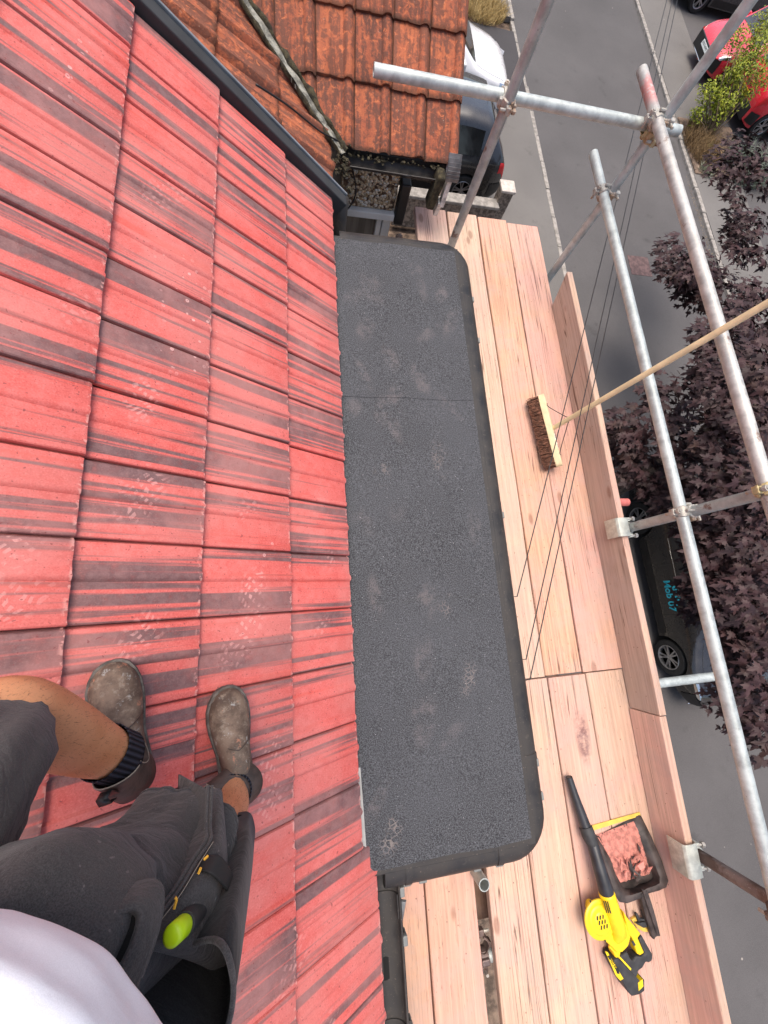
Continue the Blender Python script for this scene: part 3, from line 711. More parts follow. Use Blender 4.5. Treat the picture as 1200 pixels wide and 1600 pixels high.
board(1.404, 1.640, -.408, 2.50, BO['d'], 'pink scaffold board against the toe board on the far bay', yaw=.001, seed=4)
board(.757, .966, -4.3, -.417, BO['f'], 'orange scaffold board beside the open gap on the near bay', seed=5)
board(.972, 1.190, -4.3, -.414, BO['f'], 'orange scaffold board left of the leaf blower on the near bay', seed=6)
board(1.196, 1.410, -4.3, -.416, BO['e'], 'scaffold board with a purple stain on the near bay, under the blower', seed=7)
board(1.416, 1.640, -4.3, -.414, BO['g'], 'dusty pink scaffold board on the near bay, under the dustpan', seed=8)
board(.478, .700, -4.3, -.90, BO['d'], 'pink scaffold board left of the open gap, in front of the flat roof', seed=9, yaw=-.004)
board(.262, .470, -4.3, -.92, BO['c'], 'orange scaffold board close under the house gutter', seed=10, yaw=-.004)
# toe boards stand on edge
def toe(y0, y1, mat, label, seed, cut=0.0, h=.185):
    b = MB(); rr = random.Random(seed); rings = []; n = 16
    for i in range(n + 1):
        y = y0 + (y1 - y0) * i / n; o = .003 * math.sin(i * .6 + seed) + .020 * (y0 + (y1 - y0) * i / n < -9)
        top = BZ + h + rr.uniform(-.001, .001)
        if cut and i == n: top -= 0
        lean = .006
        rings.append([(1.628 + o, y, BZ + .004), (1.666 + o, y, BZ + .004), (1.666 + o + lean, y, top - .003), (1.663 + o + lean, y, top), (1.631 + o + lean, y, top), (1.628 + o + lean, y, top - .003)])
    if cut: rings[-1] = [(p[0], p[1] - (cut if p[2] < BZ + .1 else 0), p[2]) for p in rings[-1]]
    b.loft(rings)
    for k in range(len(b.f)):
        if k < n * 6 and k % 6 in (2, 3, 4): b.mi[k] = 1
    o = b.build('toe_board', [mat, BO['f']], bevel=.0015, seg=1); tag(o, label, 'board', 'toe boards on edge along the platform'); return o
toe(-.60, 1.94, BO['t'], 'greyed toe board standing on edge along the far half of the platform', 1, cut=.10)
toe(-4.3, -.604, BO['u'], 'pink dusted toe board standing on edge along the near half of the platform', 2)

TR = .02415
def pole(name, label, pts, mat, group, capmat=None, n=20):
    b = MB(); b.tube(pts, TR, n, cap=False); a, c = Vector(pts[0]), Vector(pts[-1]); d = (c - a).normalized()
    inn = [a + (c - a) * 0, a + (c - a) * 1]
    b.tube([c, a], TR - .004, n, cap=False)
    for e in (a, c):
        u = d.orthogonal().normalized(); v = d.cross(u); r0 = [e + (u * math.cos(2 * math.pi * j / n) + v * math.sin(2 * math.pi * j / n)) * TR for j in range(n)]
        r1 = [e + (u * math.cos(2 * math.pi * j / n) + v * math.sin(2 * math.pi * j / n)) * (TR - .004) for j in range(n)]
        b.loft([r0, r1], True, False, False)
    base = pts[0]
    o = b.build(name, mat, smooth=True, auto=40, base=base); tag(o, label, 'scaffold tube', group); return o
SX = 1.70; S0 = Vector((.93, 2.15, 0)); S1 = Vector((SX, 2.137, 0)); S2 = Vector((SX, .315, 0)); S3 = Vector((SX, -1.182, 0))
V_ = lambda p, z: (p.x, p.y, z)
pole('scaffold_standard', 'upright scaffold tube at the far corner beside the flat roof', [V_(S0, GZ), V_(S0, .7)], M['galvr'], 'upright scaffold tubes')
pole('scaffold_standard', 'upright scaffold tube at the far outer corner, rising to the top right', [V_(S1, GZ), V_(S1, .7)], M['galv'], 'upright scaffold tubes')
pole('scaffold_standard', 'upright scaffold tube behind the clip halfway along the toe board', [V_(S2, GZ), V_(S2, -1.045)], M['galvr'], 'upright scaffold tubes')
pole('scaffold_standard', 'rusty brown upright scaffold tube at the lower right', [V_(S3, GZ), V_(S3, -.9)], M['rustt'], 'upright scaffold tubes')
q = G(757, 1383, -1.87)
pole('scaffold_standard', 'short open-ended upright tube poking up at the gap by the gutter corner', [(q.x, q.y, GZ), (q.x, q.y, -1.87)], M['galvr'], 'upright scaffold tubes')
RA, RB = -1.446, -1.102
pole('guard_rail', 'lower guard rail tube running the length of the platform', [(1.652, 2.415, RA), (1.652, -4.5, RA)], M['galv'], 'guard rails')
pole('guard_rail', 'upper guard rail tube with red paint at its far end', [(1.660, 2.455, RB), (1.652, -4.5, RB)], M['galvp'], 'guard rails')
pole('guard_rail', 'short galvanised tube across the far end with its open white end over the old tiles', [(.325, 2.199, -1.162), (1.86, 2.187, -1.157)], M['galv'], 'guard rails')
TZ = BZ - .038 - TR - .001
pole('scaffold_transom', 'bare transom end sticking out below the toe board beside the parked car', [(.72, -.521, TZ), (2.28, -.521, TZ)], M['galv'], 'transoms under the boards')
pole('scaffold_transom', 'transom end painted red poking out below the toe board', [(.72, .515, TZ), (1.945, .515, TZ)], plain('red_painted_tube', (.55, .14, .12), .5, var=.2, sc=20), 'transoms under the boards')
pole('scaffold_transom', 'transom glimpsed through the gap between the near boards', [(.25, -1.52, TZ), (1.75, -1.52, TZ)], M['galv'], 'transoms under the boards')
pole('scaffold_ledger', 'ledger tube under the outer edge of the boards', [(1.652, 2.4, TZ - .05), (1.652, -4.5, TZ - .05)], M['galv'], 'ledgers under the boards')
pole('scaffold_ledger', 'inner ledger tube under the boards next to the house', [(.66, 2.4, TZ - .05), (.66, -4.5, TZ - .05)], M['rustt'], 'ledgers under the boards')

def bolt(b, p, d, L=.06, r=.0065, nut=True):
    p = Vector(p); d = Vector(d).normalized(); b.tube([p, p + d * L], r, 8)
    if nut: b.tube([p + d * (L - .016), p + d * (L - .004)], .0125, 6)
def coupler(label, ca, da, cb, db, mat=None, spin=0.0):
    """double coupler: one jaw round the tube through ca along da, one round the tube through cb along db"""
    mat = mat or M['coup']; ca, cb, da, db = Vector(ca), Vector(cb), Vector(da).normalized(), Vector(db).normalized()
    mid = (ca + cb) / 2; t = thing('tube_coupler', label, 'coupler', mid, 'couplers clamping the tubes')
    for c, d in ((ca, da), (cb, db)):
        to = (mid - c); to = (to - d * to.dot(d)).normalized(); sd = d.cross(to)
        b = MB(); rings = []; n = 22
        for j in range(n + 1):
            a = R(-165 + 330 * j / n) + spin; dr = sd * math.sin(a) - to * math.cos(a) * -1
            wv = .024 + .002 * math.cos(a * 3)
            rings.append([c + dr * (TR + .0005) - d * wv, c + dr * (TR + .007) - d * wv * .85, c + dr * (TR + .008), c + dr * (TR + .007) + d * wv * .85, c + dr * (TR + .0005) + d * wv])
        b.loft(rings); b.build('jaw', mat, t, smooth=True, auto=50)
        b = MB(); e = c - to * (TR + .006) 
        b.box(e - to * .010 + sd * .002, (.030, .024, .026), Matrix((d, sd, to)).transposed()); b.build('flap', mat, t, bevel=.004)
        b = MB(); b.box(c + sd * (TR + .010) + to * .004, (.036, .016, .022), Matrix((d, sd, to)).transposed()); b.build('hinge', mat, t, bevel=.004)
        b = MB(); bolt(b, e - to * .010 + sd * .040, -sd, .075); b.build('bolt', M['coup'], t)
        b = MB(); bolt(b, c - sd * (TR + .014) - to * .012, to, .06); b.build('bolt', M['coup'], t)
    b = MB(); b.box(mid, (.040, .040, max(.008, (ca - cb).length - 2 * TR)), ((cb - ca).normalized()).to_track_quat('Z', 'Y').to_matrix()); b.build('body', mat, t, bevel=.004)
    return t
X_, Y_, Z_ = (1, 0, 0), (0, 1, 0), (0, 0, 1)
coupler('rusty coupler joining the far end tube to the corner upright by the flat roof', (S0.x, S0.y, -1.162), Z_, (S0.x, 2.197, -1.162), X_)
coupler('pale steel coupler on the upper guard rail at the far outer upright', (SX, 2.137, -1.105), Z_, (1.660, 2.137, -1.105), Y_, spin=.5)
coupler('yellowish coupler under the upper guard rail where the far end tube meets it', (SX, 2.137, -1.17), Z_, (SX, 2.187, -1.17), X_, M['coupg'], spin=.4)
coupler('pale coupler joining the lower guard rail to the far outer upright', (SX, 2.137, RA), Z_, (1.652, 2.137, RA), Y_)
coupler('coupler on the lower guard rail at the middle upright', (SX, .315, RA), Z_, (1.652, .315, RA), Y_)
coupler('brassy yellow coupler on the upper guard rail at the right edge', (SX, .315, RB), Z_, (1.655, .315, RB), Y_, M['coupg'])
coupler('coupler on the lower guard rail at the rusty upright', (SX, -1.182, RA), Z_, (1.652, -1.182, RA), Y_, M['rustt'])
coupler('dark coupler on the transom seen through the gap between boards', (.72, -1.52, TZ), X_, (.72, -1.47, TZ), Z_, M['rustt'])
# toe board clips: bent plate hooked over the board and bolted round the upright
def clip(label, S, mat, w_=.062):
    top = BZ + .187; t = thing('toe_board_clip', label, 'clip', (1.66, S.y, top - .1), 'clips holding the toe boards')
    b = MB(); th = .005; prof = [(1.606, top - .075), (1.606, top + .004), (1.613, top + .014), (1.640, top + .017), (1.668, top + .014), (1.676, top), (1.678, top - .075)]
    rings = []
    for x, z in prof: rings.append([(x, S.y - w_, z), (x, S.y + w_, z)])
    n = len(prof); vs = []; 
    for x, z in prof: vs += [(x, S.y - w_, z), (x, S.y + w_, z)]
    b.add(vs, [(2 * i, 2 * i + 1, 2 * i + 3, 2 * i + 2) for i in range(n - 1)]); b.build('plate', mat, t, solid=.006, bevel=.002, smooth=True)
    b = MB(); rings = []
    for j in range(15):
        a = R(-140 + 280 * j / 14); d = Vector((math.cos(a), math.sin(a), 0)); c = Vector((S.x, S.y, top - .035))
        rings.append([c + d * (TR + .001) - Vector((0, 0, .020)), c + d * (TR + .006) - Vector((0, 0, .018)), c + d * (TR + .006) + Vector((0, 0, .018)), c + d * (TR + .001) + Vector((0, 0, .020))])
    b.loft(rings); b.build('strap', mat, t, smooth=True, auto=50)
    for s_ in (-1, 1):
        b = MB(); b.box((1.688, S.y + s_ * .043, top - .020), (.026, .020, .040)); b.build('ear', mat, t, bevel=.003)
    for s_ in (-1, 1):
        b = MB(); bolt(b, (1.672, S.y + s_ * .045, top - .008), (1, 0, .15), .055); b.build('bolt', M['coup'], t)
clip('pale steel clip over the toe board at the middle upright', S2, M['bracket'], .05)
clip('cream steel clip over the toe board at the rusty upright', S3, M['bracket'], .065)

b = MB(); b.box((.73, -1.16, -2.17), (.20, .62, .035)); tag(b.build('plank_offcut', mat_board('old_brown_plank', (.20, .13, .09), .2, 44.0), bevel=.003), 'old dark brown plank below the gap between the near boards', 'plank')
# ================================================================ tools on the platform
def glyphs(b, o, ax, ay, w_, h_, n, rr):
    """a row of small illegible dark strokes"""
    nz = ax.cross(ay)
    for i in range(n):
        c = o + ax * (w_ * (i + .5) / n); cw = w_ / n * .62
        for k in range(3):
            if rr.random() < .8: b.box(c + ay * (h_ * (k - 1) * .42), (cw, h_ * .16, .001), Matrix((ax, ay, nz)).transposed())
        for s_ in (-1, 1):
            if rr.random() < .75: b.box(c + ax * (cw * .42 * s_), (cw * .22, h_ * .8, .001), Matrix((ax, ay, nz)).transposed())
# ---- broom
h0 = G(845, 617, -1.895); h1 = G(874, 729, -1.895); hc = (h0 + h1) / 2; ax = (h1 - h0).normalized()
j0 = G(866, 668, -1.885); j1 = G(1125, 517, -1.052); hd = (j1 - j0).normalized()
t = thing('broom', 'long handled broom with stiff brown bristles leaning on the guard rails', 'broom', (hc.x, hc.y, BZ))
dn = G(837, 680, -1.950) - hc; dn = (dn - ax * dn.dot(ax)).normalized(); sd = ax.cross(dn)
MX = Matrix((ax, sd, dn)).transposed(); hl = (h1 - h0).length
b = MB(); out = []
for i in range(24):
    a = 2 * math.pi * i / 24; cx = math.copysign(abs(math.cos(a)) ** .35, math.cos(a)) * hl / 2; cy = math.copysign(abs(math.sin(a)) ** .7, math.sin(a)) * .030
    out.append(hc + ax * cx + sd * cy - dn * .018)
b.prism(out, dn, .034); hb = b.build('head', M['broomw'], t, bevel=.004)
b = MB(); rr = random.Random(9)
for i in range(34):
    for k in range(4):
        for q_ in range(7):
            o = hc + ax * (-hl / 2 + .014 + (hl - .028) * i / 33 + rr.gauss(0, .004)) + sd * (-.021 + .014 * k + rr.gauss(0, .003)) + dn * .014
            e = o + dn * (.064 + rr.gauss(0, .004)) + ax * (rr.gauss(0, .007) + .006 * math.sin(i * 2.1)) + sd * (rr.gauss(0, .006) + (k - 1.5) * .005)
            mid = (o + e) / 2 + Vector((rr.gauss(0, .002), rr.gauss(0, .002), 0)); b.r = rr.random(); b.tube([o, mid, e], [.0017, .0016, .0012], 4)
b.build('bristles', M['brist'], t)
b = MB(); b.tube([j0 - hd * .02, j0 + hd * .4, j0 + hd * .9, j0 + hd * 1.38], [.0135, .0135, .0135, .013], 14); b.build('handle', M['broomw'], t, smooth=True, auto=40)
b = MB(); hp = j0 + hd * .10 - sd * .0
for s_ in (-1, 1): cable(b, [hc + ax * s_ * hl * .36 - dn * .022, hc + ax * s_ * hl * .30 - dn * .026, hp + ax * s_ * .014, hp + ax * s_ * .012 + hd * .004], .0022)
b.build('stay_wire', M['black'], t, smooth=True)
b = MB(); lc = hc + ax * hl * .17 - dn * .0188 - sd * .006; b.box(lc, (.085, .030, .0012), MX); lb = b.build('label', plain('white_label', (.8, .8, .78), .5, var=.03), t)
b = MB(); glyphs(b, lc - ax * .036 - dn * .001, ax, sd, .045, .012, 5, random.Random(3)); b.box(lc + ax * .03 - dn * .001, (.014, .018, .001), MX); b.build('print', M['black'], lb)

# ---- dustpan
PZ = BZ + .004
def PP(pts, z): return [G(x, y, z) for x, y in pts]
t = thing('dustpan', 'black dustpan with a yellow lip holding pink dust and broken tile', 'dustpan', G(985, 1345, BZ))
b = MB()
rim = [(922, 1300), (936, 1330), (948, 1368), (960, 1398), (968, 1409), (980, 1411), (1004, 1402), (1012, 1396), (1030, 1391), (1041, 1386), (1044, 1376), (1034, 1345), (1018, 1308), (1000, 1272)]
inn = [(931, 1304), (950, 1338), (958, 1366), (970, 1392), (976, 1399), (986, 1399), (1002, 1394), (1012, 1388), (1024, 1384), (1031, 1380), (1031, 1370), (1021, 1345), (1008, 1310), (991, 1276)]
flo = [(932, 1306), (953, 1340), (962, 1366), (972, 1384), (977, 1388), (986, 1388), (1000, 1384), (1008, 1380), (1016, 1376), (1020, 1371), (1018, 1362), (1010, 1340), (1000, 1310), (988, 1278)]
n = len(rim)
hz = [0.006] + [min(.058, .02 + .012 * i) for i in range(1, n - 1)] + [0.006]
hz = [.006, .022, .040, .055, .058, .058, .058, .058, .058, .058, .055, .040, .022, .006]
r0 = [G(x, y, BZ + hz[i] * .92) for i, (x, y) in enumerate(rim)]; r0b = [p + Vector((0, 0, -hz[i] * .85)) + (G(985, 1345, p.z) - p) * .06 for i, p in enumerate(r0)]
r1 = [G(x, y, BZ + hz[i] * .90) for i, (x, y) in enumerate(inn)]; r2 = [G(x, y, BZ + .005) for i, (x, y) in enumerate(flo)]
rt = [(p + q_) / 2 + Vector((0, 0, .004)) for p, q_ in zip(r0, r1)]
vs = r0b + r0 + rt + r1 + r2; fs = []
for k in range(4):
    for i in range(n - 1): fs.append((k * n + i, k * n + i + 1, (k + 1) * n + i + 1, (k + 1) * n + i))
fs.append(tuple(range(4 * n, 5 * n)))
b.add(vs, fs); b.build('tray', M['pan'], t, smooth=True, auto=55, solid=.002)
b = MB(); lp = PP([(921, 1291), (1000, 1269), (1001, 1275), (924, 1299)], BZ + .008); b.prism(lp, (0, 0, -1), .004); b.build('lip', M['lip'], t, bevel=.001)
b = MB(); hA, hB = G(1006, 1394, BZ + .055), G(1026, 1464, BZ + .040); hdv = (hB - hA).normalized(); sw = hdv.cross(Vector((0, 0, 1))).normalized()
rings = []
for i in range(9):
    f = i / 8; c = hA + (hB - hA) * f; wd = .020 + .004 * math.sin(f * 3.1); 
    rings.append([c - sw * wd + Vector((0, 0, -.018)), c - sw * wd, c - sw * (wd - .004) + Vector((0, 0, .004)), c - sw * .004 + Vector((0, 0, -.002)), c + sw * .004 + Vector((0, 0, -.002)), c + sw * (wd - .004) + Vector((0, 0, .004)), c + sw * wd, c + sw * wd + Vector((0, 0, -.018))])
b.loft(rings); b.tube([hA - hdv * .02 + sw * .006 + Vector((0, 0, .004)), hB - hdv * .01 - sw * .006 + Vector((0, 0, .004))], .004, 8)
b.build('handle', M['pan'], t, smooth=True, auto=40)
# dust heap and shards lying in the pan are one sweeping
t2 = thing('dust_heap', 'pink tile dust swept up with slivers of broken tile in the dustpan', 'dust', G(980, 1345, BZ + .006))
b = MB(); rr = random.Random(17); ctr = G(977, 1342, BZ); A0, A1, A2, A3 = G(929, 1304, BZ), G(994, 1280, BZ), G(1014, 1364, BZ), G(967, 1378, BZ); NX = 34; vs = []
for i in range(NX + 1):
    for j in range(NX + 1):
        u, v = i / NX, j / NX; p = (A0 * (1 - u) + A1 * u) * (1 - v) + (A3 * (1 - u) + A2 * u) * v
        e = min(u, 1 - u) * 4; e2 = min(v * 2.2, (1 - v) * 6); hgt = min(1, max(0, min(e, e2))) * (.006 + .010 * v) * (.65 + .55 * noise.noise(Vector((u * 7, v * 7, 2)))) + .003 * noise.noise(Vector((u * 26, v * 26, 5)))
        vs.append(Vector((p.x, p.y, BZ + .0064 + hgt + .002 * noise.noise(Vector((u * 9, v * 9, 8))))))
b.add(vs, [(i * (NX + 1) + j, (i + 1) * (NX + 1) + j, (i + 1) * (NX + 1) + j + 1, i * (NX + 1) + j + 1) for i in range(NX) for j in range(NX)])
b.build('dust', M['dust'], t2, smooth=True)
for k in range(20):
    u, v = rr.uniform(.15, .9), rr.uniform(.45, .95); p = (A0 * (1 - u) + A1 * u) * (1 - v) + (A3 * (1 - u) + A2 * u) * v
    b = MB(); L_ = rr.uniform(.02, .085); W_ = rr.uniform(.004, .011); rot = Matrix.Rotation(rr.uniform(0, 3.1), 3, 'Z') @ Matrix.Rotation(rr.uniform(-.35, .35), 3, 'Y')
    o = Vector((p.x, p.y, BZ + .020 + rr.uniform(0, .012)))
    pts = [o + rot @ Vector((-L_ / 2, 0, 0)), o + rot @ Vector((0, -W_ * rr.uniform(.4, 1), 0)), o + rot @ Vector((L_ / 2, -W_ * .2, 0)), o + rot @ Vector((L_ * .1, W_, 0))]
    b.prism(pts, rot @ Vector((0, 0, 1)), .004); b.build('tile_shard', M['dust'] if k % 2 else M['pan'], t2)
b = MB(); b.prism(PP([(994, 1352), (1004, 1344), (1006, 1354), (1000, 1359)], BZ + .030), (0, 0, 1), .006); b.build('tile_shard', plain('pink_shard', (.70, .26, .21), .8), t2)

# ---- leaf blower
t = thing('leaf_blower', 'yellow and black cordless leaf blower lying on the boards with its nozzle pointing away', 'leaf blower', G(950, 1440, BZ))
bt = [G(889, 1214, BZ + .035), G(897, 1240, BZ + .037), G(915, 1292, BZ + .05), G(918, 1300, BZ + .055), G(920, 1306, BZ + .056), G(926, 1318, BZ + .06), G(935, 1350, BZ + .075), G(946, 1388, BZ + .085), G(948, 1396, BZ + .085)]
b = MB(); b.tube(bt[:3], [.0155, .018, .025], 22, cap=False); b.tube([bt[0], bt[0] + (bt[1] - bt[0]) * .4], [.012, .013], 18, cap=True); nz_ = b.build('nozzle', M['bltube'], t, smooth=True, auto=40)
b = MB(); b.tube(bt[2:6], [.029, .030, .030, .027], 22); b.build('collar', M['grip'], t, smooth=True, auto=30)
b = MB(); b.tube(bt[5:], [.0265, .028, .031, .031], 24); b.build('tube', M['bltube'], t, smooth=True, auto=40)
b = MB(); b.tube([G(947, 1393, BZ + .085), G(953, 1412, BZ + .085), G(962, 1440, BZ + .080), G(966, 1455, BZ + .072), G(960, 1468, BZ + .06)], [.034, .034, .036, .034, .020], 22)
vol = [(914, 1404), (920, 1402), (924, 1406), (934, 1405), (944, 1407), (952, 1412), (964, 1430), (970, 1448), (966, 1462), (957, 1471), (948, 1472), (943, 1466), (934, 1457), (926, 1452), (924, 1446), (920, 1434), (918, 1424), (913, 1415)]
b.prism(PP(vol, BZ + .014), (0, 0, 1), .062); b.build('housing', M['yellow'], t, smooth=True, auto=35, bevel=.012, seg=3)
vc = G(938, 1437, BZ + .080)
for r_, h_ in ((.074, .006), (.056, .011), (.034, .015)):
    b = MB(); b.lathe(vc - Vector((0, 0, .006)), (0, 0, 1), [(r_, 0), (r_, h_), (r_ - .006, h_ + .004), (r_ - .010, h_ + .004)], 40); b.build('fan_cover', M['yellow'], t, smooth=True, auto=35)
b = MB()
for i in range(3):
    for k in range(3): b.box(vc + Vector((-.016 + .014 * k + .006 * (i - 1), .018 - .018 * i, .0142)), (.005, .014, .002), Matrix.Rotation(-.25, 3, 'Z'))
b.build('vent_slots', M['black'], t)
b = MB()
for i in range(4): c = G(945 + i * 2.0, 1404 + i * 8, BZ + .0); 
for i in range(3): b.tube([G(943 + 3.2 * i, 1408 + i * .5, BZ + .105 + .004 * i), G(948 + 3.2 * i, 1426 + i * .5, BZ + .105 + .004 * i)], .0022, 6)
b.build('tube_vents', M['black'], t)
b = MB()
for x_, y_ in ((922, 1408), (957, 1408), (927, 1449), (969, 1450), (945, 1469)): p = G(x_, y_, BZ + .078); b.tube([p, p + Vector((0, 0, .004))], .0035, 8)
b.build('screw', M['black'], t)
# handle: yellow arm, black grip with a hole through it
b = MB(); b.prism(PP([(964, 1414), (970, 1424), (982, 1438), (991, 1449), (986, 1455), (996, 1478), (990, 1482), (985, 1480), (977, 1455), (972, 1450)], BZ + .030), (0, 0, 1), .040); b.build('handle_arm', M['yellow'], t, bevel=.006, seg=3, smooth=True, auto=35)
b = MB(); b.prism(PP([(991, 1450), (1001, 1468), (1008, 1480), (1007, 1489), (1002, 1492), (997, 1491), (992, 1500), (986, 1504), (984, 1512), (978, 1517), (970, 1513), (962, 1500), (957, 1484), (960, 1480), (969, 1475), (974, 1487), (978, 1488), (982, 1481), (990, 1482), (996, 1478), (986, 1456)], BZ + .024), (0, 0, 1), .044)
b.build('grip', M['grip'], t, bevel=.007, seg=3, smooth=True, auto=35)
b = MB(); b.prism(PP([(977, 1466), (981, 1463), (984, 1469), (980, 1472)], BZ + .0705), (0, 0, 1), .004); b.prism(PP([(986, 1471), (989, 1469), (993, 1476), (990, 1478)], BZ + .0705), (0, 0, 1), .003); b.build('trigger', M['grip'], t, bevel=.001)
b = MB(); b.prism(PP([(950, 1472), (960, 1476), (958, 1484), (962, 1500), (956, 1494), (949, 1480)], BZ + .026), (0, 0, 1), .040); b.build('base_frame', M['yellow'], t, bevel=.005, smooth=True, auto=35)
b = MB(); b.prism(PP([(940, 1487), (943, 1480), (950, 1478), (985, 1516), (989, 1510), (989, 1528), (981, 1533), (970, 1536), (964, 1530)], BZ + .006), (0, 0, 1), .066); bat = b.build('battery', M['grip'], t, bevel=.006, seg=3, smooth=True, auto=35)
b = MB(); b.prism(PP([(951, 1479), (953, 1478), (986, 1513), (985, 1516)], BZ + .0722), (0, 0, 1), .0015); b.build('battery_stripe', M['yellow'], bat)
b = MB(); b.prism(PP([(945, 1486), (949, 1487), (974, 1529), (969, 1532), (962, 1524)], BZ + .0725), (0, 0, 1), .0015); b.prism(PP([(982, 1519), (989, 1513), (990, 1524), (983, 1531)], BZ + .02), (0, 0, 1), .054); b.build('battery_panel', M['yellow'], bat, bevel=.001)
b = MB(); o = G(951, 1493, BZ + .0745); dd = (G(968, 1521, BZ + .0745) - o)
b.prism(PP([(949, 1494), (953, 1492), (956, 1501), (952, 1499)], BZ + .0742), (0, 0, 1), .001); b.prism(PP([(961, 1513), (966, 1512), (968, 1522), (964, 1521)], BZ + .0742), (0, 0, 1), .001)
a_ = dd.normalized(); glyphs(b, o + a_ * .02 + Vector((0, 0, .0005)), a_, Vector((0, 0, 1)).cross(a_), .05, .012, 5, random.Random(8)); b.build('print', M['black'], bat)

# ---- small tool half hidden by the dustpan handle
t = thing('hand_tool', 'small yellow and black spring clamp lying half under the dustpan handle', 'clamp', G(998, 1438, BZ))
b = MB(); b.prism(PP([(983, 1434), (991, 1429), (997, 1437), (1003, 1446), (1013, 1447), (1016, 1453), (1003, 1453), (993, 1448), (988, 1441)], BZ + .002), (0, 0, 1), .014); b.build('jaw', M['lip'], t, bevel=.003)
b = MB()
for pp in ([(990, 1425), (993, 1424), (998, 1436), (995, 1438)], [(990, 1440), (1002, 1438), (1014, 1440), (1014, 1445), (1002, 1447)], [(1000, 1421), (1006, 1420), (1013, 1440), (1006, 1442)], [(995, 1432), (1010, 1434), (1010, 1437), (996, 1436)]): b.prism(PP(pp, BZ + .017), (0, 0, 1), .012)
b.build('lever', M['grip'], t, bevel=.002)
# broken slate leaning by the eaves gutter
b = MB(); b.prism(PP([(624, 1408), (634, 1410), (629, 1440), (624, 1466)], -1.66), Vector((.5, .1, -1)).normalized(), .012)
tag(b.build('slate_fragment', M['lead'], bevel=.001), 'dark broken slate fragment wedged beside the gutter at the near corner of the flat roof', 'slate')

# ---- overhead wires from the bay wall to a pole up the street
def wire(pa, za, pb, label):
    a = G(pa[0], pa[1], za); q1 = G(pb[0], pb[1], -1.50); d = (q1 - a); pts = []
    a2 = a - Vector((.26, 0, .03))
    for i in range(41):
        f = i / 40 * 4.4; p = a + d * f; p.z -= .030 * math.sin(min(1, f / 4.4) * math.pi) * 2; pts.append(p)
    b = MB(); b.tube([a2] + pts, .0024, 6); o = b.build('overhead_wire', M['black'], smooth=True, base=a); tag(o, label, 'wire', 'overhead wires over the platform')
    return pts[-1]
e = [wire((808, 932), -1.63, (1046, 0), 'leftmost of the three thin overhead wires crossing the platform'),
     wire((822, 1030), -1.63, (1055, 0), 'middle of the three thin overhead wires crossing the platform'),
     wire((828, 1062), -1.63, (1063, 0), 'rightmost of the three thin overhead wires crossing the platform')]
t = thing('utility_pole', 'wooden utility pole up the street that carries the overhead wires', 'pole', (e[1].x, e[1].y, GZ))
b = MB(); b.tube([(e[1].x, e[1].y, GZ), (e[1].x, e[1].y, e[1].z + .3)], [.13, .10], 16); b.build('post', M['stone'], t, smooth=True)

# ================================================================ vehicles
def text_mesh(txt, size):
    cu = bpy.data.curves.new('txt', 'FONT'); cu.body = txt; cu.size = size; cu.extrude = .001; cu.offset = .004
    ob = bpy.data.objects.new('txt', cu); col.objects.link(ob); dg = bpy.context.evaluated_depsgraph_get(); dg.update()
    me = bpy.data.meshes.new_from_object(ob.evaluated_get(dg)); bpy.data.objects.remove(ob); return me

